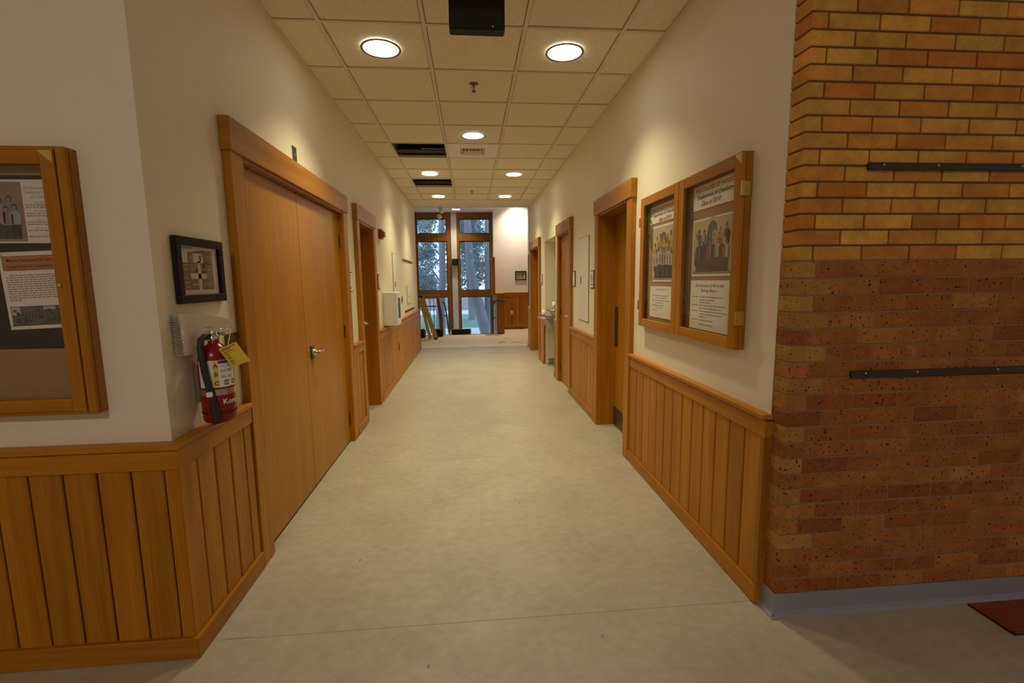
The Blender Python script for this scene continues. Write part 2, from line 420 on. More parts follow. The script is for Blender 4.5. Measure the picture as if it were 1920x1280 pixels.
# ------------------------------------------------------------------ wainscot
RAIL = .872
def wains(nm, rot, org, a0, a1, first, step=.128, endcap=0, m0=False, m1=False):
    dz = -.0007 if m1 else 0
    """runs along local x from a0 to a1, faces local -y; org = world point of local origin on the plaster; m0 / m1: mitred round an outer corner at that end"""
    r = empty(nm, org, rot, kind='structure')
    def E(t): return (a0 - t + .0006 if m0 else a0), (a1 + t - .0006 if m1 else a1 + (.0185 if endcap > 0 else 0))
    t = .030
    b = MB(); p0, p1 = E(t); edges = [p0] + [x for x in [first + step * i for i in range(-60, 80)] if a0 + .015 < x < a1 - .015] + [p1]
    b.box(a0, a1, -.012, -.001, .05, .80, col=.28)
    for i in range(len(edges) - 1):
        g0 = 0 if (m0 and i == 0) else .0035; g1 = 0 if (m1 and i == len(edges) - 2) else .0035
        b.box(edges[i] + g0, edges[i + 1] - g1, -t, -.006, .085, .79 + dz, .005 if not ((m0 and i == 0) or (m1 and i == len(edges) - 2)) else .0015, col=tn(.13))
    b.build('board_panel', 'wood_z', r)
    b = MB(); p0, p1 = E(.037); b.box(p0, p1, -.037, -.001, .77, RAIL - .027 + dz, .0025, col=1.06); b.build('rail', 'wood_x', r)
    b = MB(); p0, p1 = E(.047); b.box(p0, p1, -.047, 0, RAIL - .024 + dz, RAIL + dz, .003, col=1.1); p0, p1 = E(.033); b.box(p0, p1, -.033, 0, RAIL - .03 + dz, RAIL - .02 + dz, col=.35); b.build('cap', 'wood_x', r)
    b = MB(); p0, p1 = E(.043); b.box(p0, p1, -.043, -.001, 0, .088 + dz, .004, col=.92); b.build('skirting', 'wood_x', r)
    if endcap:
        b = MB(); x = a1 if endcap > 0 else a0; b.box(x - .012, x + .018, -.036, 0, 0.09, RAIL - .03, .002, col=.8); b.build('end_trim', 'wood_z', r)
    return r
# local x = +y world on the left wall, -y world on the right wall
wains('trim_3', LEFT, (LX, 0, 0), FY, 2.352, 1.887, m0=True)
wains('trim_4', LEFT, (LX, 0, 0), 4.43, 4.80, 4.389)
wains('trim_5', LEFT, (LX, 0, 0), 5.70, YE + .02, 5.80, endcap=1)
wains('trim_6', RIGHT, (RX + .006, 0, 0), -3.555, -1.845, -3.517, endcap=1)
wains('trim_7', RIGHT, (RX + .006, 0, 0), -5.755, -4.605, -5.68)
wains('trim_8', RIGHT, (RX + .006, 0, 0), -6.93, -6.68, -6.85)
wains('trim_9', RIGHT, (RX + .006, 0, 0), -8.40, -7.97, -8.30)
wains('trim_10', RIGHT, (RX + .006, 0, 0), -10.2, -9.74, -10.1)
wains('trim_11', 0, (0, FY, 0), -4.6, LX, -1.153, step=.1175, m1=True)

# ------------------------------------------------------------------ doors
def lever(parent, x, z, y, d):
    """d = direction of the lever along local x"""
    h = MB(); h.box(x - .028, x + .028, y - .012, y, z - .05, z + .05, .004); 
    h.build('lever_plate', 'bronze', parent)
    h = MB(); h.lathe([(.026, 0), (.026, -.012), (.02, -.02), (.011, -.024), (.011, -.055)], (x, y - .012, z), 1, 18)
    h.tube([(x, y - .058, z), (x + d * .012, y - .064, z), (x + d * .04, y - .066, z + .001), (x + d * .085, y - .062, z - .001), (x + d * .115, y - .052, z - .006)], [.011, .0115, .0105, .0095, .0075], 12)
    h.lathe([(.001, -.0655), (.013, -.064), (.0135, -.05), (.011, -.045)], (x, y, z), 1, 16)
    h.build('lever_handle', 'steel', parent)
def hinge(parent, x, z, y):
    h = MB(); h.box(x - .013, x + .013, y - .004, y, z - .057, z + .057, .001)
    for k in range(5): h.cyl((x, y - .008, z - .057 + .0228 * k + .001), .0075, .0208, 2, 10)
    h.build('hinge', 'bronze', parent)
def door(nm, rot, org, a0, a1, recess, leaves, label, cw=.12, head=.15, jamb=.24, handle=None, hinges=(), push=None, kick=False, dark=False, face=.04):
    r = empty(nm, org, rot, label, None, None, 'structure')
    MB(.98).box(a0 - cw, a0, -face, 0, 0, DH + .003, .003).build('casing', 'wood_z', r); MB(1.02).box(a1, a1 + cw, -face, 0, 0, DH + .003, .003).build('casing', 'wood_z', r)
    b = MB(); b.box(a0 - cw - .012, a1 + cw + .012, -face - .010, 0, DH, DH + head, .003, col=.97); b.build('head_casing', 'wood_x', r)
    MB(.9).box(a0 - .001, a0 + .018, -face + .004, jamb, 0, DH, .001).build('jamb', 'wood_z', r); MB(.9).box(a1 - .018, a1 + .001, -face + .004, jamb, 0, DH, .001).build('jamb', 'wood_z', r)
    b = MB(); b.box(a0, a1, -face + .004, jamb, DH - .018, DH, .001, col=.85); b.build('head_jamb', 'wood_x', r)
    for i, (x0, x1) in enumerate(leaves):
        l = MB(); l.box(x0, x1, recess, recess + .044, .012, DH - .022, .0015, col=1.0 + .03 * i); lo = l.build('door_leaf', 'leaf', r)
        for hx, hz in [h for h in hinges if x0 - .03 <= h[0] <= x1 + .03]: hinge(lo, hx, hz, recess - .001)
        if handle and x0 <= handle[0] <= x1: lever(lo, handle[0], handle[1], recess, handle[2])
        if push and x0 <= push[0] <= x1:
            p = MB(); p.box(push[0] - .05, push[0] + .05, recess - .0025, recess, .80, 1.19, .001); tag(p.build('push_plate', 'bronze', lo), 'bronze push plate')
        if kick:
            p = MB(); p.box(x0 + .015, x1 - .015, recess - .0025, recess, .02, .20, .001); tag(p.build('kick_plate', 'bronze', lo), 'bronze kick plate')
    return r
door('door_1', LEFT, (LX, 0, 0), 2.472, 4.30, .006, ((2.482, 3.298), (3.303, 4.290)), 'wide pair of honey maple doors on the left', cw=.115, handle=(3.40, .965, 1),
     hinges=((2.484, 1.825), (2.484, 1.02), (2.484, .22), (4.288, 1.81), (4.288, 1.02), (4.288, .215)))
door('door_2', LEFT, (LX, 0, 0), D2L[0], D2L[1], .112, ((4.91, 5.56),), 'recessed single door past the pair on the left', cw=.10, handle=(5.47, .985, -1))
door('door_3', RIGHT, (RX, 0, 0), -D1R[1], -D1R[0], .135, ((-4.482, -3.663),), 'deep recessed door with push plate right of the notice case', cw=.10, head=.14, push=(-4.41, 1.0), kick=True)
door('door_4', RIGHT, (RX, 0, 0), -D2R[1], -D2R[0], .012, ((-6.562, -5.868),), 'flush door with lever beside the fountain niche', cw=.10, handle=(-5.93, .985, -1), hinges=((-6.56, 1.82), (-6.56, 1.02), (-6.56, .22)))
door('door_5', RIGHT, (RX, 0, 0), -D3R[1], -D3R[0], .20, ((-9.61, -8.52),), 'farthest recessed door on the right', cw=.10, head=.15)
# sweep line under the pair
f = MB(); f.box(LX - .05, LX - .008, 2.48, 4.29, .0, .011); struct(f.build('trim_12', 'black'))

# ------------------------------------------------------------------ brick pier on the right
BX, BY = 1.2685, 1.745
up = [(.54, .23, .062), (.56, .25, .075), (.53, .265, .072), (.52, .275, .075), (.57, .285, .085), (.50, .185, .045), (.42, .165, .048), (.55, .29, .09), (.47, .20, .06)]
lo = [(.315, .108, .03), (.29, .10, .027), (.34, .135, .038), (.255, .078, .022), (.325, .118, .04), (.295, .108, .025), (.35, .145, .045)]
b = MB(); mo = MB()
zz = []; z = .106
for i in range(21): zz.append((z, .0671, True)); z += .0671
while z < LT - .02: zz.append((z, .0602, False)); z += .0602
XR = 3.4
for k, (z, h, low) in enumerate(zz):
    j = .0048 if low else .0075
    x = BX; first = True
    while x < XR:
        if first: L = (.180, .071)[k % 2] if not low else (.085, .155)[k % 2]
        else: L = .2035 if not low else rnd.choice((.2, .2, .2, .205, .195))
        pal = lo if low else up
        c = pal[rnd.randrange(len(pal))]; t = rnd.uniform(.88, 1.12)
        if low and first and rnd.random() < .3: c = (.36, .18, .06)  # tanner corner bricks, painting in the corridor light on the return face
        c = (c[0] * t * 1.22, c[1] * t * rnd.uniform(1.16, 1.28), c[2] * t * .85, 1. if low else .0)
        y1 = BY + (.102 if first else .06)
        e = rnd.uniform(-.0012, .0012)
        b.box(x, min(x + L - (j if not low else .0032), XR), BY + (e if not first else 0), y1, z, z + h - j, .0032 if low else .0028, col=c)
        x += L; first = False
    # slim filler course showing on the return face, behind the corner brick
ml_ = MB(); ml_.box(BX + .0022, XR, BY + .0022, BY + .30, .02, .106 + 21 * .0671)
mo.box(BX + .006, XR, BY + .007, BY + .30, .106 + 21 * .0671, LT)
br = mo.build('wall_front_right', 'mortar'); struct(br, 'brick pier, smooth tan bricks above rough dark red ones')
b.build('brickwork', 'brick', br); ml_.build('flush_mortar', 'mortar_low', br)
# grey cove base
f = MB(); prof = [(0, 0), (-.020, 0), (-.018, .006), (-.010, .014), (-.005, .03), (-.004, .106), (0, .106)]
f.prism([(BY + p[0], p[1]) for p in prof], 0, BX - .004, XR)
f.prism([(BX + p[0], p[1]) for p in prof], 1, BY - .004, 1.85)
f.box(BX - .02, BX, BY - .02, BY, 0, .006); f.box(BX - .004, BX, BY - .004, BY, 0, .106)
struct(f.build('baseboard_right', 'cove'), 'grey vinyl cove base at the foot of the brick')
f = MB(); f.box(RX + .06, RX + .64, NI[1] - .006, NI[1], 0, .10); f.box(RX + .634, RX + .64, NI[0], NI[1], 0, .10); struct(f.build('baseboard_niche', 'cove'))

# ------------------------------------------------------------------ mounting bars
def bar(L, loc, rz, label, screws, w=.027):
    r = empty('mounting_bar', loc, rz, label, 'metal bar', 'bare mounting bars left on the walls')
    b = MB(); b.box(0, L, -.012, 0, -w / 2, w / 2, .001); b.build('strip', 'bar', r)
    for x in screws: MB().lathe([(.0045, -.0115), (.0045, -.0135), (.002, -.015), (.0001, -.0152)], (x, 0, .004), 1, 10).build('screw', 'steel', r)
    return r
bar(1.6, (1.528, BY - .003, 1.869), 0, 'upper dark metal bar screwed across the smooth tan bricks', (.06, .287, .645, .95, 1.25))
bar(1.6, (1.526, BY - .003, 1.057), 0, 'lower dark metal bar screwed across the rough red bricks', (.06, .286, .65, .95, 1.25))
bar(1.28, (LX, 8.10, 1.823), LEFT, 'upper dark bar on the far left corridor wall', (.1, .6, 1.2))
bar(1.28, (LX, 8.14, .945), LEFT, 'lower dark bar just above the far left wainscot cap', (.1, .6, 1.2))

# ------------------------------------------------------------------ printed pictures
def group_photo(b, x0, x1, z0, z1, y, seed, wallc, archc, n, rows=2, tops=None, side=None):
    R = random.Random(seed); w, h = x1 - x0, z1 - z0; e = .00025; k = [0]
    def Y(): k[0] += 1; return y - e * k[0]
    b.rect(x0, x1, z0, z1, y, wallc, 'print')
    cx = x0 + w * (.5 if side is None else side)
    def arch(sc, col, yy):
        rw = w * .125 * sc; zt = z0 + h * (.72 + .05 * sc)
        p = [(cx - rw, z0 + h * .1), (cx + rw, z0 + h * .1)] + [(cx + rw * math.cos(a), zt + rw * 1.1 * math.sin(a)) for a in [PI * i / 10 for i in range(11)]]
        b.flat(p, yy, col, 'print')
    arch(1.3, tuple(c * 1.05 for c in wallc), Y()); arch(1., archc, Y())
    b.rect(x0, x1, z0, z0 + h * .06, Y(), (.30, .24, .18), 'print')
    for r in range(rows):
        zf = z0 + h * (.04 + .12 * (rows - 1 - r)); m = n - (rows - 1 - r)
        yy = Y()
        for i in range(m):
            px = x0 + w * (.08 + .84 * (i + .5 * ((rows - r) % 2) * .9 + .2) / m); s = h * R.uniform(.54, .62)
            if px > x1 - w * .05: px = x1 - w * .05
            pants = R.choice(((.03, .03, .04), (.05, .06, .10), (.06, .05, .05), (.10, .05, .03)))
            shirt = R.choice(tops or ((.40, .34, .31), (.33, .05, .04), (.16, .26, .29), (.03, .03, .04), (.42, .34, .22), (.05, .05, .09), (.03, .025, .03), (.06, .045, .04)))
            skin = R.choice(((.42, .24, .15), (.36, .19, .11), (.20, .10, .06))); hair = R.choice(((.03, .02, .015), (.10, .05, .02), (.22, .13, .05)))
            hw = s * .15
            yl = yy - e * .2 - i * .00002
            b.flat([(px - hw * .7, zf), (px - hw * .1, zf), (px, zf + s * .3), (px + hw * .1, zf), (px + hw * .7, zf), (px + hw * .85, zf + s * .45), (px - hw * .85, zf + s * .45)], yl, pants, 'print')
            b.flat([(px - hw * .85, zf + s * .42), (px + hw * .85, zf + s * .42), (px + hw, zf + s * .74), (px + hw * .45, zf + s * .82), (px - hw * .45, zf + s * .82), (px - hw, zf + s * .74)], yl - .00004, shirt, 'print')
            for sg in (-1, 1):
                b.flat([(px + sg * hw * .85, zf + s * .78), (px + sg * hw * 1.2, zf + s * .7), (px + sg * hw * 1.05, zf + s * .42), (px + sg * hw * .8, zf + s * .44)], yl - .00006, skin if R.random() < .5 else shirt, 'print')
            b.ell(px, zf + s * .915, hw * .46, s * .085, yl - .00008, hair, 'print')
            b.ell(px, zf + s * .895, hw * .36, s * .066, yl - .0001, skin, 'print')
        k[0] += 1
def words(b, x0, x1, z, hgt, y, seed, mat='inkgrey', centre=False, indent=0.):
    R = random.Random(seed); xs = []; x = x0 + indent
    while x < x1:
        L = hgt * R.uniform(1.4, 5.); xs.append((x, min(x + L, x1))); x += L + hgt * .8
    sh = (x1 - xs[-1][1]) / 2 if centre else 0
    for a, c in xs:
        if c - a > hgt * .4: b.rect(a + sh, c + sh, z, z + hgt, y, None, mat)

# ------------------------------------------------------------------ left notice case (faces the lobby)
cx0, cx1, cz0, cz1 = -2.25, -1.336, .998, 1.912
cs = empty('display_case', ((cx0 + cx1) / 2, FY, cz0), 0, 'single wooden glass-fronted notice case on the wall left of the corridor', 'display case')
mx = (cx1 - cx0) / 2; ch = cz1 - cz0
f = MB()
f.box(-mx + .004, mx - .004, -.006, -.0005, .004, ch - .004, col=.5)
f.build('back_panel', 'wood_z', cs)
for a, c_, z0, z1 in ((-mx, -mx + .018, 0, ch), (mx - .018, mx, 0, ch), (-mx + .018, mx - .018, 0, .018), (-mx + .018, mx - .018, ch - .018, ch)): MB(.82).box(a, c_, -.034, -.001, z0, z1, .0015).build('case_side', 'wood_z', cs)
f = MB(); f.box(-mx + .018, mx - .018, -.012, -.005, .018, ch - .018); f.build('cork_board', 'cork', cs)
for a, c_ in ((-mx, -mx + .03), (mx - .03, mx)): MB(.97).box(a, c_, -.052, -.036, 0, ch, .002).build('face_stile', 'wood_z', cs)
for z0, z1 in ((0, .012), (ch - .012, ch)): MB(1.).box(-mx + .03, mx - .03, -.052, -.036, z0, z1, .001).build('face_rail', 'wood_x', cs)
dr = empty('door', (0, 0, 0)); dr.parent = cs
for a, c_ in ((-mx + .033, -mx + .078), (mx - .078, mx - .033)): MB(1.04).box(a, c_, -.056, -.036, .012, ch - .012, .002).build('door_stile', 'wood_z', dr)
for z0, z1 in ((.013, .058), (ch - .058, ch - .013)): MB(1.04).box(-mx + .078, mx - .078, -.056, -.036, z0, z1, .002).build('door_rail', 'wood_x', dr)
f = MB(); f.box(-mx + .07, mx - .07, -.046, -.043, .05, ch - .05); f.build('glass_pane', 'caseglass', dr)
f = MB(); f.prism([(mx - .036, ch - .014), (mx - .082, ch - .014), (mx - .036, ch - .055)], 1, -.0575, -.055); tag(f.build('corner_plate', 'brass', dr), 'brass corner plate')
f = MB(); f.cyl((mx - .064, -.060, .457), .006, .006, 1, 12); tag(f.build('lock', 'brass', dr), 'brass lock')
# black cloth and the two sheets
f = MB(); f.box(-.372, .378, -.0005, 0, 0, .594)
tag(f.build('backing_cloth', 'blackcloth', loc=None), 'black cloth pinned over the upper cork of the left case', 'cloth').location = (-1.793, FY - .0125, 1.232)
def sheet(name, w, h, loc, rz, label, cat, group=None):
    r = empty(name, loc, rz, label, cat, group)
    b = MB(); b.box(-w / 2, w / 2, -.0006, 0, 0, h); b.build('paper', 'paper', r); return r
w, h = .36, .212
r = sheet('faculty_notice', w, h, (-1.593, FY - .0135, 1.600), 0, 'landscape sheet with a group photo and centred names, upper in the left case', 'notice')
f = MB(); group_photo(f, -w / 2 + .008, -w / 2 + .257, .006, h - .008, -.0008, 11, (.26, .21, .17), (.07, .05, .05), 8, 2, ((.28, .36, .42), (.10, .12, .18), (.20, .24, .24), (.30, .28, .30)))
f.build('printed_photo', 'print', r)
f = MB(); tx = w / 2 - .052
f.text('The Department of', tx, h - .032, .0135, -.001, 'inkgrey', width=.092); f.text('Chemistry Faculty', tx, h - .046, .0135, -.001, 'inkgrey', width=.090); f.text('2017-2018', tx, h - .062, .0125, -.001, 'inkgrey', width=.05)
z = h - .078
for i, t in enumerate(('Front Row:', None, None, '', 'Middle Row:', None, None, '', 'Back Row:', None, None, '', 'Not pictured', None, '', 'On leave', None)):
    if t: f.text(t, tx, z, .0075, -.001, 'inkgrey')
    elif t is None: words(f, tx - .045, tx + .045, z, .0036, -.001, 40 + i, centre=True)
    z -= .0078 if t != '' else .005
f.build('lettering', 'inkgrey', r)
w, h = .192, .268
r = sheet('mission_statement', w, h, (-1.516, FY - .0135, 1.304), 0, 'portrait sheet with an orange title band and a building photo, lower in the left case', 'notice'); r.rotation_euler = (0, -.035, 0)
f = MB(); f.rect(-.086, .086, h - .064, h - .014, -.0008, None, 'ink'); f.rect(-.084, .084, h - .062, h - .016, -.001, None, 'inkorange')
f.text('Mission Statement for the', 0, h - .034, .016, -.0013, 'ink', width=.145, bold=.0004); f.text('Department of Chemistry', 0, h - .055, .016, -.0013, 'ink', width=.145, bold=.0004)
z = h - .082
for i in range(12): words(f, -.082, .082 if i < 11 else -.045, z, .0036, -.001, 70 + i, indent=.012 if i == 0 else 0); z -= .0078
f.build('lettering', 'inkgrey', r)
f = MB(); f.rect(-.086, .086, .012, .08, -.0008, (.02, .018, .018), 'print'); f.rect(-.084, .084, .014, .078, -.001, (.10, .11, .10), 'print')
R = random.Random(5)
f.rect(-.084, -.055, .05, .078, -.0011, (.45, .44, .45), 'print'); f.rect(.02, .06, .066, .078, -.0011, (.4, .42, .42), 'print')
f.rect(-.045, .02, .03, .068, -.0012, (.13, .12, .11), 'print')
for i in range(6): f.rect(-.04 + .01 * i, -.036 + .01 * i, .036, .056, -.0013, (.05, .05, .05), 'print')
for i in range(46):
    g = R.uniform(.5, 1.3); f.ell(R.choice((R.uniform(-.08, -.03), R.uniform(.0, .078), R.uniform(-.08, .078))), R.uniform(.018, .036) if i % 2 else R.uniform(.03, .066), .006, .005, -.0014 - .00001 * i, (.05 * g, .08 * g, .02 * g), 'print', 8)
f.build('printed_photo', 'print', r)
for x, z, cn in ((-1.603, 1.316, 'lower left'), (-1.436, 1.566, 'upper right'), (-1.428, 1.312, 'lower right'), (-1.610, 1.560, 'upper left')):
    f = MB(); f.lathe([(.0018, -.0065), (.0018, -.009), (.0045, -.0105), (.0045, -.0125), (.0001, -.0135)], (0, 0, 0), 1, 8)
    tag(f.build('push_pin', 'white'), 'clear push pin at the %s corner of the mission sheet' % cn, 'push pin', 'push pins in the left notice case').location = (x, FY - .0075, z)
for i, x in enumerate((-1.533, -1.443)):
    f = MB(); f.tube([(-.012, -.002, .004), (-.005, -.006, .010), (0, -.004, .003), (.005, -.006, .010), (.012, -.002, .004)], .0016, 6)
    tag(f.build('picture_hook', 'steel'), ('left', 'right')[i] + ' one of two small wire hooks on the bottom ledge of the left notice case', 'hook', 'wire hooks in the left notice case').location = (x, FY - .014, 1.0165)

# ------------------------------------------------------------------ double notice case on the right wall
y0, y1 = 2.058, 3.312; cz0, cz1 = 1.118, 2.008; D = .052
cs = empty('display_case', (RX, (y0 + y1) / 2, cz0), RIGHT, 'two-door wooden glass-fronted notice case on the wall beside the brick', 'display case')
mx = (y1 - y0) / 2; ch = cz1 - cz0; sx = -(2.70 - (y0 + y1) / 2)       # sx: where the doors meet, local x
f = MB(); f.box(-mx + .004, mx - .004, -.006, -.0005, .004, ch - .004, col=.5)
f.build('back_panel', 'wood_z', cs)
for a, c_, z0, z1 in ((-mx, -mx + .018, 0, ch), (mx - .018, mx, 0, ch), (-mx + .018, mx - .018, 0, .018), (-mx + .018, mx - .018, ch - .018, ch), (sx - .009, sx + .009, .018, ch - .018)): MB(.85).box(a, c_, -.0325, -.001, z0, z1, .0015).build('case_side', 'wood_z', cs)
MB().box(-mx + .018, sx - .009, -.010, -.005, .018, ch - .018).build('cork_board', 'cork', cs); MB().box(sx + .009, mx - .018, -.010, -.005, .018, ch - .018).build('cork_board', 'cork', cs)
for a, c_, hs in ((-mx, sx - .0015, -1), (sx + .0015, mx, 1)):
    fw = .062
    dr = empty('door', (0, 0, 0)); dr.parent = cs
    MB(1.06).box(a, a + fw, -D, -.034, 0, ch, .002).build('door_stile', 'wood_z', dr); MB(1.02).box(c_ - fw, c_, -D, -.034, 0, ch, .002).build('door_stile', 'wood_z', dr)
    MB(1.08).box(a + fw, c_ - fw, -D, -.034, 0, fw - .008, .002).build('door_rail', 'wood_x', dr); MB(1.04).box(a + fw, c_ - fw, -D, -.034, ch - fw + .006, ch, .002).build('door_rail', 'wood_x', dr)
    f = MB(); f.box(a + .055, c_ - .055, -.045, -.042, .05, ch - .05); f.build('glass_pane', 'caseglass', dr)
    hx = a if hs < 0 else c_
    for hz in (.147, .728):
        f = MB(); f.box(hx - .006 if hs < 0 else hx, hx if hs < 0 else hx + .006, -.05, -.012, hz - .032, hz + .032, .001); f.box(hx - .003, hx + .022, -D - .0015, -D, hz - .032, hz + .032) if hs > 0 else f.box(hx - .022, hx + .003, -D - .0015, -D, hz - .032, hz + .032)
        f.cyl((hx + hs * .004, -D - .001, hz - .032), .005, .064, 2, 10); tag(f.build('hinge', 'brass', dr), 'brass hinge')
    f = MB(); f.cyl(((c_ - .028) if hs < 0 else (a + .028), -D - .004, .42), .006, .005, 1, 12); tag(f.build('lock', 'brass', dr), 'brass lock')
    if hs > 0:
        f = MB(); f.prism([(c_ - .005, ch - .006), (c_ - .065, ch - .006), (c_ - .005, ch - .055)], 1, -D - .0015, -D); tag(f.build('corner_plate', 'brass', dr), 'brass corner plate')
def rsheet(name, ya, yb, z, h, label, cat, tilt=0., group=None):
    r = sheet(name, yb - ya, h, (RX - .0115, (ya + yb) / 2, z), RIGHT, label, cat, group); r.rotation_euler = (0, tilt, RIGHT); return r
for (ya, yb, z, h, lab) in ((2.085, 2.592, 1.818, .128, 'white class banner with red and black lines behind the near door of the double case'), (2.765, 3.222, 1.82, .115, 'white class banner with red and black lines behind the far door of the double case')):
    r = rsheet('class_banner', ya, yb, z, h, lab, 'banner', 0., None); w = yb - ya; f = MB()
    q = -.02 if ya < 2.5 else .002
    f.text('THE COLLEGE OF WOOSTER', q, h - .036, .030, -.001, 'inkred', width=.425, bold=.0007); f.text('Department of Chemistry', q - .008, h - .072, .030, -.001, 'ink', width=.355, bold=.0007)
    f.text('Class of 2018', q * 3.5, h - .109, .034, -.001, 'inkred', width=.20, shear=.45, bold=.0009); f.build('lettering', 'inkred', r)
r = rsheet('class_photo', 2.175, 2.585, 1.462, .305, 'large class photo of casually dressed people behind the near door of the double case', 'photo')
f = MB(); group_photo(f, -.198, .198, .012, .297, -.0008, 3, (.50, .38, .25), (.09, .085, .075), 8, 3, side=.52); f.build('printed_photo', 'print', r)
r = rsheet('class_photo', 2.825, 3.165, 1.432, .368, 'tall class photo under a stone arch behind the far door of the double case', 'photo')
f = MB(); group_photo(f, -.163, .163, .012, .356, -.0008, 8, (.50, .41, .31), (.10, .085, .07), 7, 3, ((.50, .45, .52), (.42, .38, .42), (.25, .25, .30), (.45, .33, .05), (.38, .25, .25))); f.build('printed_photo', 'print', r)
r = rsheet('name_list', 2.172, 2.592, 1.172, .268, 'name list headed for biochemistry majors behind the near door of the double case', 'notice')
f = MB(); h = .268; f.text('Biochemistry & Molecular', 0, h - .035, .024, -.001, 'inkgrey', width=.30, bold=.0005); f.text('Biology Majors', 0, h - .062, .024, -.001, 'inkgrey', width=.17, bold=.0005); f.build('heading', 'inkgrey', r); f = MB()
for i, (z, a, c_) in enumerate(((.176, -.10, .14), (.160, -.10, .05), (.146, -.10, .02), (.130, -.10, .17), (.114, -.10, .13), (.098, -.10, .18), (.082, -.10, .14), (.068, -.10, -.03), (.050, -.10, .05), (.026, -.10, .05))): words(f, a, c_, z, .0055, -.001, 90 + i)
f.build('name_lines', 'inkgrey', r)
for i, z in enumerate((.176, .130, .098, .050)): f = MB(); words(f, -.185, -.115, z, .0055, -.001, 120 + i); f.build('row_heading', 'inkgrey', r)
r = rsheet('name_list', 2.832, 3.200, 1.192, .21, 'name list headed for chemistry majors behind the far door of the double case', 'notice')
f = MB(); h = .21; f.text('Chemistry Majors', 0, h - .028, .020, -.001, 'inkgrey', width=.17); f.build('heading', 'inkgrey', r); f = MB()
for i, (z, a, c_) in enumerate(((.145, -.14, .11), (.130, -.08, .10), (.112, -.14, .14), (.096, -.09, .05), (.080, -.14, .05), (.064, -.09, .03), (.046, -.14, -.05))): words(f, a, c_, z, .005, -.001, 140 + i)
f.build('lettering', 'inkgrey', r)
def vine(ya, za, yb, zb, label, n=13):
    o = Vector((RX - .016, ya, za)); p = Vector((RX - .016, yb, zb)); b = MB(); R = random.Random(int(za * 100))
    b.tube([o, o.lerp(p, .5) + Vector((-.006, .012, 0)), p], .003, 6)
    for i in range(n):
        q = o.lerp(p, i / (n - 1)); s = 1 if i % 2 else -1
        a = R.uniform(.3, .8); L = .042; d = Vector((-.12, s * math.cos(a), -math.sin(a) * .6)).normalized() * L; u = Vector((0, -d.z, d.y)).normalized() * .011
        b.add([q, q + d * .5 + u, q + d, q + d * .5 - u], [(0, 1, 2, 3)], None, None)
    tag(b.build('garland_sprig', 'green', loc=p), label, 'garland')
vine(3.245, 1.945, 3.185, 1.66, 'long green leafy sprig pinned left of the tall class photo')
vine(2.650, 1.41, 2.622, 1.28, 'short green leafy sprig beside the biochemistry name list', 8)
for y, lab in ((3.03, 'small brass bow hook under the chemistry name list'), (2.44, 'small brass bow hook under the biochemistry name list')):
    f = MB(); f.tube([(-.03, -.004, .018), (-.015, -.012, .004), (0, -.004, .014), (.015, -.012, .004), (.03, -.004, .018)], .004, 6); f.box(-.007, .007, -.012, -.002, .004, .022, .002)
    o = f.build('wire_bow', 'bronze'); o.location = (RX - .012, y, cz0 + .0165); o.rotation_euler = (0, 0, RIGHT); tag(o, lab, 'hook')

# ------------------------------------------------------------------ framed floor plans
def plan(loc, rz, w, h, label, fr=.034):
    r = empty('framed_floor_plan', loc, rz, label, 'picture frame')
    b = MB()
    for a in ((-w / 2, w / 2, 0, fr), (-w / 2, w / 2, h - fr, h)): b.box(a[0], a[1], -.022, -.001, a[2], a[3], .003)
    for a in (-w / 2, w / 2 - fr): b.box(a, a + fr, -.022, -.001, fr, h - fr, .003)
    b.build('frame', 'blackframe', r)
    b = MB(); pw, ph = w - 2 * fr, h - 2 * fr
    b.rect(-pw / 2, pw / 2, fr, fr + ph, -.008, (.62, .58, .52), 'print')
    def R_(x0, x1, z0, z1, c, d): b.rect(-pw / 2 + x0 * pw, -pw / 2 + x1 * pw, fr + z0 * ph, fr + z1 * ph, -.008 - d * .0003, c, 'print')
    g = (.20, .175, .15); k = (.05, .04, .035); pa = (.58, .54, .48)
    R_(.06, .86, .10, .655, k, 1); R_(.07, .45, .115, .645, g, 2); R_(.52, .85, .115, .645, g, 2)
    b.flat([(-pw / 2 + x * pw, fr + z * ph) for x, z in ((.21, .655), (.86, .655), (.86, .93), (.56, .93), (.21, .86))], -.0083, k, 'print')
    b.flat([(-pw / 2 + x * pw, fr + z * ph) for x, z in ((.22, .66), (.85, .66), (.85, .92), (.565, .92), (.22, .85))], -.0086, g, 'print')
    R_(.34, .56, .66, .86, pa, 3); R_(.44, .52, .10, .70, pa, 3); R_(.24, .66, .33, .44, pa, 3); R_(.56, .60, .66, .80, pa, 3)
    R_(.50, .545, .70, .82, k, 4); R_(.38, .44, .46, .54, k, 4); R_(.53, .63, .46, .49, k, 4); R_(.58, .63, .55, .64, k, 4)
    for z in (.20, .29, .38, .47, .56): R_(.07, .24, z, z + .006, k, 3)
    for x, z0, z1 in ((.24, .115, .645), (.63, .115, .645), (.34, .115, .33)): R_(x, x + .006, z0, z1, k, 3)
    R_(.63, .85, .36, .366, k, 3)
    for x, z in ((.10, .60), (.10, .51), (.10, .33), (.10, .24), (.12, .15), (.29, .52), (.28, .20), (.36, .20), (.56, .20), (.72, .22), (.70, .52), (.68, .79), (.25, .76)): R_(x, x + .07, z, z + .018, (.5, .46, .42), 5)
    R_(.04, .34, .955, .975, (.20, .15, .14), 2); R_(.10, .24, .925, .94, (.25, .22, .2), 2)
    b.build('plan_sheet', 'print', r)
    b = MB(); b.box(-pw / 2, pw / 2, -.013, -.011, fr, fr + ph); b.build('glass_pane', 'caseglass', r); return r
plan((LX, 2.08, 1.377), LEFT, .342, .262, 'black-framed floor plan hung above the fire extinguisher')
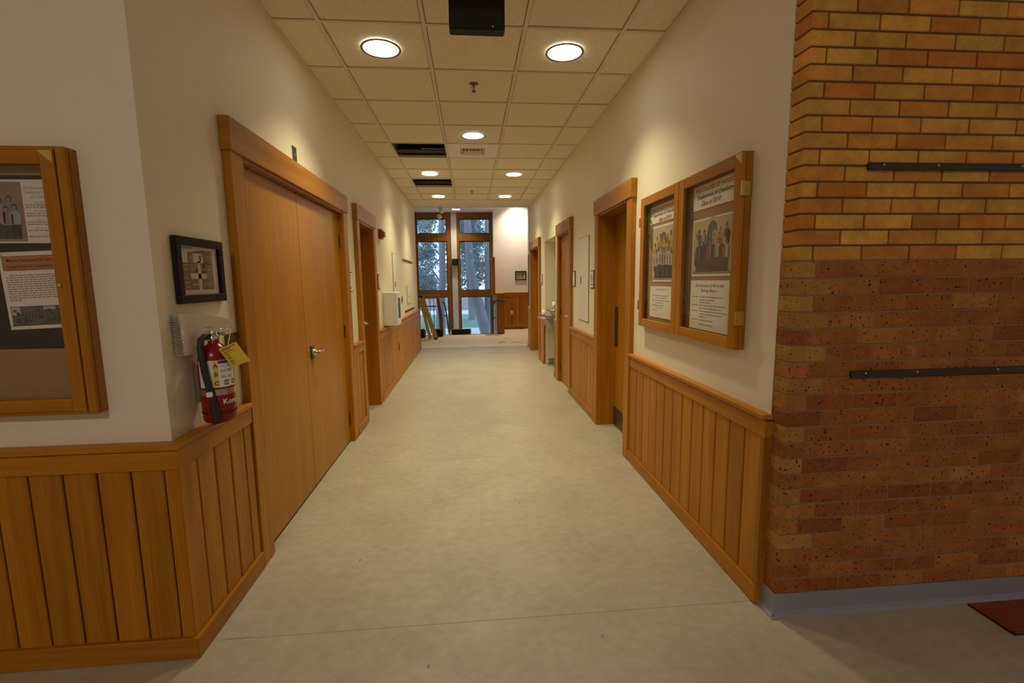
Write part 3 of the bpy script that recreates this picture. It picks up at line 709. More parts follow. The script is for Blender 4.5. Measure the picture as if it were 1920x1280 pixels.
plan((1.508, 14.1, 1.462), 0, .34, .272, 'small black-framed floor plan on the bright end wall')

# ------------------------------------------------------------------ fire extinguisher
EX = empty('fire_extinguisher', (-1.045, 1.985, .893), LEFT, 'red fire extinguisher with white label hanging above the left wainscot', 'fire extinguisher'); er = .062
f = MB(); f.lathe([(.052, 0), (.060, .008), (er, .022), (er, .262), (.058, .284), (.044, .304), (.026, .318), (.020, .322), (.020, .336)], (0, 0, 0), 2, 36); f.build('cylinder_body', 'red', EX)
def wrap(b, a0, a1, z0, z1, r, mat, n=10):
    vs = []; fs = []
    for i in range(n + 1):
        a = a0 + (a1 - a0) * i / n
        for z in (z0, z1): vs.append((r * math.sin(a), -r * math.cos(a), z))
    for i in range(n): fs.append((2 * i, 2 * i + 2, 2 * i + 3, 2 * i + 1))
    b.add(vs, fs, None, mat, True)
CA = -1.0                                   # the side turned to the lobby
def curved_text(b, txt, ang, z, size, mat, r, width=None):
    t = MB(); t.text(txt, 0, z, size, 0, mat, 'CENTER', width, bold=.0006)
    vs = [(r * math.sin(ang + p[0] / r), -r * math.cos(ang + p[0] / r), p[2]) for p in t.v]; b.add(vs, t.f, None, mat)
f = MB(); wrap(f, CA - 1.25, CA + 1.15, .148, .258, er + .0006, 'inkwhite', 20); wrap(f, CA - .27, CA + .02, .148, .258, er + .0009, 'yellow', 4); wrap(f, CA + .02, CA + 1.12, .244, .256, er + .0009, 'ink', 8)
wrap(f, CA - 1.25, CA - .3, .150, .200, er + .0009, 'inkgrey', 8) if False else None
for ch_, z in (('A', .228), ('B', .194), ('C', .158)): curved_text(f, ch_, CA - .125, z, .023, 'ink', er + .0013)
for i, z in enumerate((.232, .216, .210, .192, .186)):
    for a in (CA + .14, CA + .55): wrap(f, a, a + .24 + .04 * (i % 3), z, z + .003, er + .0012, 'inkgrey', 4)
for i, z in enumerate((.238, .216, .194, .172)): wrap(f, CA - 1.0, CA - .5, z, z + .0025, er + .0011, 'inkgrey', 4)
for a in (CA + .30, CA + .80):
    wrap(f, a, a + .28, .156, .176, er + .0012, 'ink', 4); wrap(f, a + .05, a + .11, .160, .172, er + .0015, 'inkwhite', 2); wrap(f, a + .17, a + .23, .160, .172, er + .0015, 'inkwhite', 2)
tag(f.build('label', 'inkwhite', EX), 'white label with a yellow A B C column')
f = MB(); wrap(f, -PI, PI, .116, .140, er + .0008, 'steel', 36); f.build('strap_band', 'steel', EX)
f = MB(); curved_text(f, 'Kord', CA + .62, .078, .030, 'inkwhite', er + .0008); curved_text(f, 'FIRE', CA + .55, .066, .009, 'inkwhite', er + .0008) if False else None; f.build('lettering', 'inkwhite', EX)
f = MB(); wrap(f, -PI, PI, .040, .047, er + .0012, 'rubber', 36); f.build('hose_strap', 'rubber', EX)
f = MB(); f.lathe([(.024, .334), (.026, .340), (.026, .352), (.015, .356), (.015, .378)], (0, 0, 0), 2, 18); f.box(-.012, .012, -.055, .03, .366, .372, .001); f.box(-.012, .012, -.075, .03, .384, .389, .001)
f.cyl((.012, -.012, .352), .013, .012, 0, 16); f.lathe([(.006, -.03), (.006, -.046)], (0, 0, .358), 1, 12); f.tube([(.016, -.03, .372), (.022, -.046, .385), (.01, -.056, .392), (-.005, -.046, .386), (-.01, -.03, .374)], .002, 6, None, None); f.build('valve_and_handle', 'chrome', EX)
def hp(a, r, z): return (r * math.sin(a), -r * math.cos(a), z)
f = MB()
f.tube([hp(-1.9, .02, .350), hp(-1.9, .04, .353), hp(-1.86, .060, .342), hp(-1.78, .072, .31), hp(-1.62, .078, .22), hp(-1.46, .077, .14), hp(-1.34, .077, .08)], .0125, 14)
f.tube([hp(-1.35, .077, .085), hp(-1.27, .078, .03), hp(-1.23, .078, .008)], [.014, .018, .019], 12); f.build('hose', 'rubber', EX)
f = MB(); c_ = hp(-1.43, .090, .128); f.box(c_[0] - .008, c_[0] + .008, c_[1] - .010, c_[1] + .010, .118, .138, .003); f.build('hose_clip', 'white', EX)
f = MB(); f.box(-.014, .014, .064, .083, .08, .235, .001); f.box(.02, .23, .066, .083, .315, .40, .001) if False else None; f.build('wall_bracket', 'steel', EX)
f = MB(); q = [Vector(p) for p in ((-.105, -.070, .309), (.025, -.074, .323), (.124, -.078, .226), (-.014, -.070, .223))]; p0 = q[0].lerp(q[1], .5); ux = q[1] - q[0]; uz = q[3] - q[0]
nrm = ux.cross(uz).normalized() * -.0006
f.add([*q, *[p + nrm for p in q]], [(0, 1, 2, 3), (7, 6, 5, 4), (0, 1, 5, 4), (1, 2, 6, 5), (2, 3, 7, 6), (3, 0, 4, 7)], None, 'yellow')
nn = ux.cross(uz).normalized(); nn = nn if nn.y < 0 else -nn
for i, t in enumerate((.07, .13, .24, .32, .40, .50, .58, .70, .76, .82, .90)):
    a = q[0] + uz * t + ux * .08 + nn * .0012; L = .8 if i in (0, 7, 8, 9) else .35 + .1 * (i % 4); f.add([a, a + ux * L, a + ux * L + uz * .03, a + uz * .03], [(0, 1, 2, 3)], None, 'bronze')
f.tube([(.02, -.03, .368), (.035, -.055, .374), p0 + uz * .02], .0012, 6, None, 'white'); tag(f.build('inspection_tag', 'yellow', EX), 'yellow inspection tag')
f = MB(); f.box(-.045, .055, -.010, -.001, 0, .068, .001); f.cyl((.02, -.014, .03), .006, .005, 1, 12)
tag(f.build('wall_mount_plate', 'bronze', None), 'grey steel hanger plate on the wall behind the extinguisher valve', 'bracket').location = (LX, 2.285, 1.155); bpy.data.objects['wall_mount_plate'].rotation_euler = (0, 0, LEFT)
# loose papers clipped to the wall behind it
PS = empty('paper_pad', (LX, 1.98, 1.155), LEFT, 'curling pad of white papers pinned behind the fire extinguisher', 'paper')
for k in range(8):
    b = MB(); n = 16; W = .20; vs = []; fs = []; lift = .004 + .0026 * k; curl = k / 7.
    for i in range(n + 1):
        t = i / n
        for j in range(9):
            s_ = j / 8
            x = -.115 + .012 * k * (1 - t) * .3 + s_ * (W + .10 * t * curl)
            z = .022 + .165 * t - .03 * s_ * t * (1 - curl) + .012 * math.sin(t * PI) - .055 * curl * t * s_ * s_
            y = -lift - (.06 * t ** 3 * s_ * curl + .006 * curl * t)
            vs.append((x, y, z))
    for i in range(n):
        for j in range(8): fs.append((i * 9 + j, i * 9 + j + 1, i * 9 + j + 10, i * 9 + j + 9))
    b.add(vs, fs, None, None, True); b.build('paper_sheet', 'paper', PS)
b = MB()
for i in range(16): b.tube([(-.118, -.002, .03 + .0085 * i), (-.118, -.03, .033 + .0085 * i), (-.104, -.033, .034 + .0085 * i)], .0014, 5)
b.build('binding_coil', 'steel', PS)

# ------------------------------------------------------------------ signs
def sign(loc, rz, label, kind):
    r = empty('room_sign', loc, rz, label, 'sign', 'room signs beside the doors')
    w, h = .125, .185
    b = MB(); b.box(-w / 2, w / 2, -.010, -.001, 0, h, .002); b.build('backing_plate', 'black', r)
    b = MB(); b.box(-w / 2 + .008, w / 2 - .008, -.0125, -.009, .008, h - .008, .0005); b.build('face_plate', 'white', r)
    b = MB(); y = -.0132
    if kind == 'women':
        b.ell(-.022, .150, .0085, .0085, y, None, 'blue'); b.flat([(-.032, .138), (-.012, .138), (-.006, .098), (-.013, .098), (-.013, .066), (-.019, .066), (-.019, .090), (-.025, .090), (-.025, .066), (-.031, .066), (-.031, .098), (-.038, .098)], y, None, 'blue')
        b.ell(.022, .128, .005, .005, y, None, 'blue'); b.flat([(.018, .122), (.025, .122), (.027, .105), (.040, .105), (.046, .085), (.040, .083), (.036, .098), (.020, .098)], y, None, 'blue')
        for i in range(10):
            a0, a1 = PI * .75 + i * .4, PI * .75 + (i + 1) * .4; b.flat([(.024 + .018 * math.cos(a0), .088 + .018 * math.sin(a0)), (.024 + .018 * math.cos(a1), .088 + .018 * math.sin(a1)), (.024 + .0135 * math.cos(a1), .088 + .0135 * math.sin(a1)), (.024 + .0135 * math.cos(a0), .088 + .0135 * math.sin(a0))], y, None, 'blue')
        b.text('WOMEN', 0, .030, .022, y, 'ink', width=.085, bold=.0006)
    else:
        b.rect(-.035, -.005, .150, .162, y, None, 'inkgrey'); b.build('raised_number', 'inkgrey', r); b = MB(); b.rect(-.035, .0, .026, .046, y, None, 'inkgrey')
    b.build('lettering', 'ink', r); return r
sign((LX, 4.555, 1.365), LEFT, 'black-edged room sign between the two left doors', 'room')
sign((LX, 5.94, 1.365), LEFT, 'black-edged room sign just past the recessed left door', 'room')
sign((RX, 4.80, 1.362), RIGHT, 'restroom sign with a woman and wheelchair symbol by the recessed right door', 'women')
sign((RX, 5.66, 1.372), RIGHT, 'black-edged room sign near the lever of the flush right door', 'room')
sign((RX, 8.30, 1.375), RIGHT, 'black-edged room sign between fountain niche and farthest right door', 'room')

# ------------------------------------------------------------------ access panels
def access(loc, rz, w, h, label, latch):
    r = empty('access_panel', loc, rz, label, 'access panel')
    b = MB(); b.box(-w / 2, w / 2, -.012, -.0005, 0, h, .003); b.build('panel_door', 'panelwhite', r)
    b = MB(); b.box(-w / 2 - .006, -w / 2, -.004, 0, -.006, h + .006); b.box(w / 2, w / 2 + .006, -.004, 0, -.006, h + .006); b.box(-w / 2, w / 2, -.004, 0, -.006, 0); b.box(-w / 2, w / 2, -.004, 0, h, h + .006); b.build('shadow_gap', 'plenum', r)  # dark strips standing in for the shadow gap round the panel door
    b = MB(); lx, lz, lw, lh = latch; b.box(lx - lw / 2, lx + lw / 2, -.016, -.011, lz - lh / 2, lz + lh / 2, .001); b.build('latch', 'black', r)
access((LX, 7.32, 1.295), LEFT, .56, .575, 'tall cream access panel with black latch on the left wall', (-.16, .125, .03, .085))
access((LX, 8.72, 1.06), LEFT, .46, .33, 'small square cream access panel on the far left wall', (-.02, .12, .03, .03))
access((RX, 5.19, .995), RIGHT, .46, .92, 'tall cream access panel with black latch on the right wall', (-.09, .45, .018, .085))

# ------------------------------------------------------------------ small wall things
r = empty('wall_cabinet', (LX, 6.315, .889), LEFT, 'white boxy wall cabinet with a dark glass door on the left wall', 'cabinet')
f = MB(); f.box(-.15, .15, -.165, 0, 0, .432, .008); f.build('cabinet_body', 'panelwhite', r)
f = MB(); f.box(-.145, .145, -.182, -.163, .004, .428, .006); d_ = f.build('door', 'white', r)
f = MB(); f.box(-.085, .09, -.1845, -.181, .09, .355, .002); f.build('door_window', 'darkglass', d_)
r = empty('fire_alarm_strobe', (LX, 6.13, 1.988), LEFT, 'dark red fire alarm strobe high on the left wall', 'fire alarm')
f = MB(); f.box(-.06, .06, -.045, 0, 0, .122, .006); f.build('mount_housing', 'darkred', r)
f = MB(); f.box(.01, .05, -.072, -.044, .02, .10, .008); tag(f.build('strobe_lens', 'chrome', r), 'clear strobe lens')
r = empty('wall_plate', (LX, 3.307, 2.232), LEFT, 'grey metal cover plate on the wall above the wide pair of doors', 'wall plate')
f = MB(); f.box(-.035, .035, -.005, 0, 0, .105, .0015); f.build('cover_plate', 'bronze', r)
f = MB(); f.lathe([(.006, -.005), (.006, -.007), (.0001, -.008)], (0, 0, .052), 1, 12); f.build('plate_screw', 'steel', r)
r = empty('light_switch', (LX, 7.83, 1.10), LEFT, 'steel switch plate with black toggle on the left wall', 'switch')
f = MB(); f.box(-.055, .055, -.006, 0, 0, .12, .0015); f.build('cover_plate', 'steel', r)
f = MB(); f.box(-.03, .03, -.012, -.005, .045, .075, .001); f.build('toggle', 'black', r)
def outlet(loc, rz, label, mt):
    r = empty('wall_outlet', loc, rz, label, 'outlet'); b = MB(); b.box(-.036, .036, -.006, 0, 0, .116, .0015); b.build('cover_plate', mt, r)
    b = MB()
    for z in (.035, .081): b.lathe([(.015, -.0055), (.015, -.0075)], (0, 0, z), 1, 14)
    b.build('sockets', 'black', r)
outlet((LX + .030, 7.15, .42), LEFT, 'small outlet set into the left wainscot boards', 'bronze')
outlet((1.225, 14.06, .44), 0, 'white outlet on the end wall wainscot', 'white')
f = MB(); f.box(-.035, .035, -.022, 0, 0, 1.10, .003); o = f.build('corner_guard', 'bronze'); o.location = (RX + .005, 10.165, .90); o.rotation_euler = (0, 0, RIGHT)
tag(o, 'tall dark metal corner guard at the end of the right wall', 'corner guard')

# ------------------------------------------------------------------ drinking fountain
FN = empty('drinking_fountain', (RX + .63, 7.45, 0), RIGHT, 'two-level stainless drinking fountain in the right wall niche', 'drinking fountain')
def basin(x0, x1, zt, dep, nm):
    b = MB(); n = 14; out = []; r = .10
    pts = [(x0, 0), (x0, -dep + r)] + [(x0 + r - r * math.cos(a), -dep + r - r * math.sin(a)) for a in [PI / 2 * i / 5 for i in range(1, 6)]] + [(x1 - r + r * math.sin(a), -dep + r - r * math.cos(a)) for a in [PI / 2 * i / 5 for i in range(0, 6)]] + [(x1, 0)]
    def ring(s, z): cx = (x0 + x1) / 2; return [(cx + (p[0] - cx) * s, p[1] * s, z) for p in pts]
    R_ = [ring(.74, zt - .19), ring(.84, zt - .165), ring(.94, zt - .045), ring(1.02, zt - .015), ring(1.02, zt), ring(.93, zt), ring(.80, zt - .035), ring(.3, zt - .05)]
    m_ = len(pts); vs = [p for q in R_ for p in q]; fs = []
    for i in range(len(R_) - 1):
        for j in range(m_ - 1): fs.append((i * m_ + j, i * m_ + j + 1, (i + 1) * m_ + j + 1, (i + 1) * m_ + j))
    fs.append(tuple(range((len(R_) - 1) * m_, len(R_) * m_))); fs.append(tuple(range(m_)))
    b.add(vs, fs, None, None, True); b.build(nm, 'fountain', FN)
basin(-.44, -.02, .845, .78, 'low_basin')
basin(.02, .42, 1.00, .70, 'high_basin')
f = MB(); f.box(-.40, .40, -.16, 0, .50, .83, .01); f.build('cooler_housing', 'fountain', FN)
for x, z, y, nm in ((-.25, .825, -.69, 'low_bubbler'), (.20, .98, -.60, 'high_bubbler')):
    f = MB(); f.lathe([(.018, -.02), (.018, .02), (.012, .03), (.012, .06)], (x, y, z), 2, 14); f.box(x - .03, x + .03, y - .02, y + .02, z - .01, z + .008, .003); f.build(nm, 'chrome', FN)
for x, y, z, lab in ((1.205, 7.70, .886, 'yellowed paper cup upside down on the low bubbler'), (1.295, 7.25, 1.041, 'white paper cup upside down on the high bubbler')):
    f = MB(); f.lathe([(.034, 0), (.035, .002), (.024, .075), (.0001, .0755)], (0, 0, 0), 2, 18); tag(f.build('paper_cup', 'paper' if 'white' in lab else 'yellow', None), lab, 'cup').location = (x, y, z)
bpy.data.objects['paper_cup'].data.materials[0] = M['white']

# ------------------------------------------------------------------ ceiling things
def downlight(loc, label, rad=.110, group='round recessed downlights in the corridor ceiling', energy=150., name='ceiling_downlight', ang=114):
    r = empty(name, loc, 0, label, 'ceiling light', group)
    b = MB(); b.lathe([(rad + .004, 0), (rad + .018, -.002), (rad + .020, .002), (rad + .018, .006), (rad + .002, .004), (rad + .004, 0)], (0, 0, 0), 2, 40, cap=False); b.build('trim_ring', 'trimring', r)
    b = MB(); b.lathe([(rad + .006, .0035), (rad, .0042), (rad - .002, .0042), (.001, .0046)], (0, 0, 0), 2, 40); b.build('lens', 'lens', r)
    l = bpy.data.lights.new('downlight_lamp', 'SPOT'); l.energy = energy; l.color = (1., .90, .56); l.spot_size = math.radians(ang); l.spot_blend = 1.0; l.shadow_soft_size = .07
    lo_ = bpy.data.objects.new('downlight_lamp', l); C.objects.link(lo_); lo_.parent = r; lo_.location = (0, 0, -.015)
    return r
W0 = 108.
downlight((-.548, 3.345, H - .004), 'near left round downlight, in the row closest to the camera', energy=W0)
downlight((.667, 3.325, H - .004), 'near right round downlight, in the row closest to the camera', energy=W0)
downlight((.063, 5.168, H - .004), 'single round downlight in the middle, next to the air vent', energy=W0)
downlight((-.538, 6.965, H - .004), 'left round downlight just in front of the farther missing tile', energy=W0)
downlight((.659, 6.961, H - .004), 'right round downlight level with the farther missing tile', energy=W0)
downlight((-.537, 8.76, H - .004), 'farthest left round downlight before the corridor ends', energy=W0)
downlight((.661, 8.74, H - .004), 'farthest right round downlight before the corridor ends', energy=W0)
# air vent tile
r = empty('air_vent', (.063, 5.781, H), 0, 'square stepped air vent in the middle of the ceiling', 'air vent')
b = MB(); h2 = TL / 2 - .013
def ringz(b, s0, z0, s1, z1):
    vs = [(sx_ * s, sy_ * s, z) for s, z in ((s0, z0), (s1, z1)) for sx_, sy_ in ((-1, -1), (1, -1), (1, 1), (-1, 1))]
    b.add(vs, [(i, (i + 1) % 4, 4 + (i + 1) % 4, 4 + i) for i in range(4)], None, None)
ringz(b, h2, .004, .15, .004); ringz(b, h2, .004, h2, .014); ringz(b, .15, .004, .138, -.004); b.build('faceplate', 'panelwhite', r)
b = MB()
for s in (.132, .098, .064, .030): ringz(b, s, -.004, s - .022, .022)
b.build('louvres', 'panelwhite', r)
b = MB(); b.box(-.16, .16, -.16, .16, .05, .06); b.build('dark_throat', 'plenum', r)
def sprinkler(loc, label):
    r = empty('fire_sprinkler', loc, 0, label, 'sprinkler', None)
    b = MB(); b.lathe([(.001, 0), (.026, -.001), (.038, .004), (.038, .006)], (0, 0, 0), 2, 24); b.build('escutcheon', 'bronze', r)
    b = MB(); b.lathe([(.009, 0), (.009, -.012), (.004, -.014), (.004, -.05), (.018, -.052), (.018, -.055), (.0001, -.055)], (0, 0, 0), 2, 16)
    for s in (-1, 1): b.tube([(s * .008, 0, -.008), (s * .014, 0, -.024), (s * .008, 0, -.044), (0, 0, -.05)], .0022, 6)
    b.build('deflector_and_frame', 'bronze', r)
sprinkler((.061, 3.88, H + .002), 'near sprinkler head in the middle ceiling tile')
sprinkler((.062, 8.22, H + .002), 'far sprinkler head between the last downlights')
# black box hung from the ceiling
r = empty('hanging_sign_box', (.062, 2.515, 2.677), 0, 'black rectangular box hanging from the ceiling at the top of the picture', 'ceiling box')
b = MB(); b.box(-.137, .137, -.035, .035, 0, .25, .006); b.build('box_body', 'black', r)
b = MB(); b.box(-.05, .05, -.03, .03, .25, H - 2.677, .002); b.build('mount', 'black', r)
b = MB(); b.lathe([(.004, -.036), (.0035, -.0365)], (.077, .0, .014), 1, 10); b.build('indicator', 'steel', r)
# what shows through the missing tiles
r = MB(); r.tube([(LX + .02, 6.16, 3.06), (RX - .02, 6.16, 3.06)], .028, 14); tag(r.build('sprinkler_pipe', 'pipe'), 'tan pipe seen through the nearer missing ceiling tile', 'pipe')
r = MB(); r.tube([(LX + .02, 8.03, 3.06), (RX - .02, 8.03, 3.06)], .028, 14); r.tube([(-.50, 7.99, 3.07), (-.50, 8.03, 3.13), (-.50, 8.07, 3.07)], .012, 8); tag(r.build('sprinkler_pipe', 'pipe'), 'tan pipe seen through the farther missing ceiling tile', 'pipe')
b = MB(); b.tube([(-.62, 6.75, 3.36), (-.2, 6.8, 3.37), (.6, 6.85, 3.36)], .11, 18); tag(b.build('ceiling_duct', 'foil'), 'shiny foil duct seen through the nearer missing ceiling tile', 'duct')
for k in range(4):
    b = MB(); x = -.80 + .055 * k; b.tube([(x - .05, 6.04, 3.5), (x + .01, 5.86, 3.18), (x + .05, 5.74, 3.05), (x + .02, 5.55, 3.04), (x - .02, 5.3, 3.08)], .005, 6)
    tag(b.build('ceiling_cable', 'white'), ('leftmost', 'second from left', 'third from left', 'rightmost')[k] + ' of four pale cables drooping inside the nearer missing tile', 'cable', 'cables above the missing tile')

# ------------------------------------------------------------------ floor mat by the brick
r = empty('floor_mat', (2.75, 1.66, 0), 0, 'red floor mat lying against the foot of the brick wall', 'mat')
b = MB(); b.box(-.575, .575, -.105, .062, .006, .013, .004); b.build('mat_pile', 'mat', r)
b = MB(); b.box(-.59, .59, -.12, .064, 0, .008, .003); b.build('mat_border', 'black', r)
b = MB(); b.box(-.588, -.577, -.117, .063, .007, .0115, .001); b.box(-.588, .588, -.117, -.107, .007, .0115, .001); b.build('mat_edge', 'mat', r)

# ------------------------------------------------------------------ stair hall at the far end
SE = 12.95                                # edge of the stair well
f = MB(); f.box(-3.6, 4.0, EDGE, SE, -.12, -.002); f.box(.70, 4.0, SE, 14.1, -.12, -.002)
struct(f.build('floor_stair_hall', 'ply'), 'bare boarded floor beyond the linoleum')
f = MB(); f.box(-1.14, 1.24, EDGE - .025, EDGE + .025, 0, .004, .001); struct(f.build('trim_13', 'white'), 'pale strip where the linoleum ends')
f = MB()
for pts in (((.60, 10.94), (.66, 11.03), (.80, 11.06), (.77, 11.0), (.68, 10.95)), ((.93, 10.95), (.96, 11.0), (1.18, 10.97), (1.1, 10.94)), ((.78, 11.8), (.9, 11.84), (.93, 11.79)), ((-.1, 10.48), (.1, 10.5), (.08, 10.47))):
    f.prism(pts, 2, -.001, .0012)
struct(f.build('trim_14', 'hole'), 'dark torn patches in the boarded floor')
f = MB(); f.box(.70, 4.0, 14.1, 14.3, -1.2, 4.0); f.box(.70, .90, 14.2, 14.9, -1.2, 4.0)
struct(f.build('wall_end', 'hallwhite'), 'bright white end wall right of the windows')
f = MB(); f.box(3.9, 4.0, 10.2, 14.1, 0, 4.0); struct(f.build('wall_hall_right', 'hallwhite'))
f = MB(); f.box(RX, 4.0, 10.2, 10.3, 0, 4.0); struct(f.build('wall_hall_near_right', 'hallwhite'))
f = MB(); f.box(-3.6, -3.5, 10.1, 14.9, -1.2, 4.0); struct(f.build('wall_hall_left', 'hallwhite'))
f = MB(); f.box(-3.6, LX - .02, 10.1, 10.2, 0, 4.0); struct(f.build('wall_hall_near_left', 'hallwhite'))
HZ = 3.505; HZ2 = 3.90
f = MB(); f.box(-3.6, .70, 10.0, 14.9, HZ, 4.0); f.box(.70, 4.0, 10.0, 14.9, HZ2, 4.0); struct(f.build('ceiling_hall', 'hallwhite'), 'higher ceiling of the stair hall')
f = MB(); f.box(-3.5, .70, SE, 14.6, -1.25, -1.1); f.box(-3.5, .70, SE - .1, SE, -1.2, -.002)
for i in range(3): f.box(-1.0, .62, SE, SE + .3 * (3 - i), -1.1, -.9 + .28 * i)
struct(f.build('floor_landing', 'ply'), 'lower landing below the windows')
# wainscot on the end wall and the half wall post
r = wains('trim_15', 0, (0, 14.1, 0), .91, 3.9, .98, step=.118)
for ch in r.children:
    ch.scale = (1, 1, 1.105 / RAIL)
f = MB(); f.box(.70, .905, 12.80, 14.09, 0, 1.085, .004, col=.8); hw = f.build('trim_16', 'wood_z'); struct(hw, 'oak half wall with square cap at the top of the stair')
f = MB(); f.box(.69, .915, 12.785, 14.09, 1.085, 1.118, .004, col=1.0); f.build('cap', 'wood_y', hw)
f = MB(); f.box(.905, 1.6, 13.98, 14.06, 0, .012); struct(f.build('trim_17', 'hole'))

# windows
WY = 14.6
def window(nm, x0, x1, mull, label):
    r = empty(nm, ((x0 + x1) / 2, WY, -1.1), 0, label, None, None, 'structure'); zb, zt = 0., 4.62 - .0
    a, c_ = x0 - (x0 + x1) / 2, x1 - (x0 + x1) / 2
    rails = [(4.42, 4.60), (3.76, 3.98), (2.08, 2.27), (.0, .30)]
    MB().box(a, a + .075, -.07, .05, 0, 4.60, .004).build('stile', 'leaf_dark', r); MB().box(c_ - mull, c_, -.07, .05, 0, 4.60, .004).build('stile', 'leaf_dark', r)
    for z0, z1 in rails: MB().box(a + .075, c_ - mull, -.062, .05, z0, z1, .004).build('rail', 'leaf_dark', r)
    for i in range(3):
        z0, z1 = rails[i + 1][1], rails[i][0]; xa, xb = a + .075, c_ - mull
        g = MB(); e = .022
        for q in ((xa, xa + e, z0, z1), (xb - e, xb, z0, z1), (xa + e, xb - e, z0, z0 + e), (xa + e, xb - e, z1 - e, z1)): g.box(q[0], q[1], -.03, .03, q[2], q[3])
        g.build('gasket', 'mullion', r)
        g = MB(); g.box(xa + e, xb - e, -.003, .003, z0 + e, z1 - e); g.build('pane', 'glass', r)
window('window_1', -1.66, -.555, .13, 'tall three-light oak window left of the grey column')
window('window_2', -.385, .695, .075, 'tall three-light oak window right of the grey column')
f = MB(); f.box(-.555, -.385, WY - .09, WY + .25, -1.1, 3.504, .005); struct(f.build('wall_column', 'column'), 'slim grey column between the windows')
f = MB(); f.box(-3.5, -1.66, WY - .05, WY + .2, -1.2, 4.0); f.box(-1.66, .70, WY - .05, WY + .2, 3.501, 4.0); struct(f.build('wall_far', 'hallwhite'))
f = MB(); f.box(-.10, .10, -.12, 0, 0, .185, .006); o = f.build('wall_speaker', 'black'); o.location = (-.44, WY - .092, 1.94); tag(o, 'black box fixed across the grey column between the windows', 'speaker')
# notice board seen edge on
r = empty('notice_board', (.70, 13.72, 1.06), RIGHT, 'oak-framed notice board seen edge-on on the window reveal', 'notice board')
f = MB()
for q in ((-.36, -.30, 0, 1.06), (.30, .36, 0, 1.06)): f.box(q[0], q[1], -.09, 0, q[2], q[3], .004, col=1.1)
f.box(-.30, .30, -.09, 0, 0, .06, .004, col=1.1); f.box(-.30, .30, -.09, 0, 1.0, 1.06, .004, col=1.1); f.build('frame', 'wood_z', r)
f = MB(); f.box(-.31, .31, -.03, -.005, .05, 1.01); f.build('cork_board', 'cork', r)
# hall lights
downlight((-.365, 13.93, HZ - .004), 'lone downlight in the stair hall ceiling', .115, 'downlights in the stair hall', 130., ang=120)
h2_ = downlight((1.42, 13.74, HZ2 - .004), 'downlight washing the bright end wall', .11, 'downlights in the stair hall', 330., ang=114)
for ch in h2_.children:
    if ch.type == 'LIGHT': ch.data.color = (1., .82, .62)
# emergency lamp and exit sign hung near the corridor end
r = empty('emergency_light', (-.70, 12.0, 3.04), 0, 'silvery twin-head emergency lamp hanging at the end of the corridor', 'emergency light')
f = MB(); f.tube([(0, 0, .20), (0, 0, HZ - 3.04)], .012, 8); f.box(-.05, .05, -.03, .03, .17, .23, .008); f.build('ceiling_mount', 'steel', r)
for s in (-1, 1):
    f = MB(); f.lathe([(.001, -.05), (.045, -.045), (.06, -.01), (.045, .035), (.02, .06), (.001, .062)], (s * .03, -.02 * s, .07 + .06 * s), 1, 18); f.build('lamp_head', 'chrome', r)
r = empty('exit_sign', (-.09, 12.98, 3.385), 0, 'red exit sign just showing under the corridor ceiling edge', 'exit sign')
f = MB(); f.box(-.24, .24, -.03, .03, 0, .118, .006); f.build('ceiling_mount_housing', 'white', r)
f = MB(); f.text('EXIT', 0, .022, .11, -.0315, 'exit', width=.30, bold=.003); f.build('lettering', 'exit', r)

# stair rails
def handrail(pts, posts, label):
    r = empty('stair_handrail', pts[0], 0, label, 'handrail'); o = Vector(pts[0])
    b = MB(); b.tube([Vector(p) - o for p in pts], .020, 10); b.build('rail', 'bar', r)
    for p in posts:
        b = MB(); b.tube([Vector(q) - o for q in p], .014, 8); b.build('bracket', 'bar', r)
handrail([(1.0, 12.74, .915), (.80, 12.73, .918), (.66, 12.76, .92), (.625, 12.84, .90), (.60, 13.1, .70), (.60, 14.2, -.16)], (((.60, 13.5, .40), (.69, 13.5, .40)), ((.62, 12.86, .86), (.69, 12.9, .86))), 'dark steel stair handrail bending round the oak half wall')
handrail([(-.80, 13.02, .886), (-.76, 13.02, .884), (-.725, 13.05, .86), (-.69, 13.2, .55), (-.67, 13.9, -.05)], (((-.69, 13.2, .5), (-.76, 13.2, .5)),), 'dark steel stair handrail standing left of the grey column')
# guard rail in front of the left window
r = empty('guard_rail', (-1.08, 12.9, 0), 0, 'wooden-topped guard rail with thin black bars at the left window', 'guard rail')
f = MB(); f.box(-.30, .235, -.04, .04, .995, 1.095, .006, col=1.05); f.build('top_rail', 'wood_x', r)
f = MB(); f.box(-.30, .14, -.008, .008, .80 - .03, .80, .001)
for x in (-.16, -.03, .07): f.box(x - .008, x + .008, -.008, .008, .03, 1.0)
f.build('black_bars', 'black', r)
f = MB(); f.prism([(.145, 1.0), (.225, 1.0), (.30, .5), (.31, 0), (.22, 0), (.20, .5)], 1, -.03, .03); f.build('dark_post', 'leaf_dark', r)
f = MB(); f.box(.255, .315, -.05, .05, 0, .15, .004); f.build('post_foot', 'steel', r)
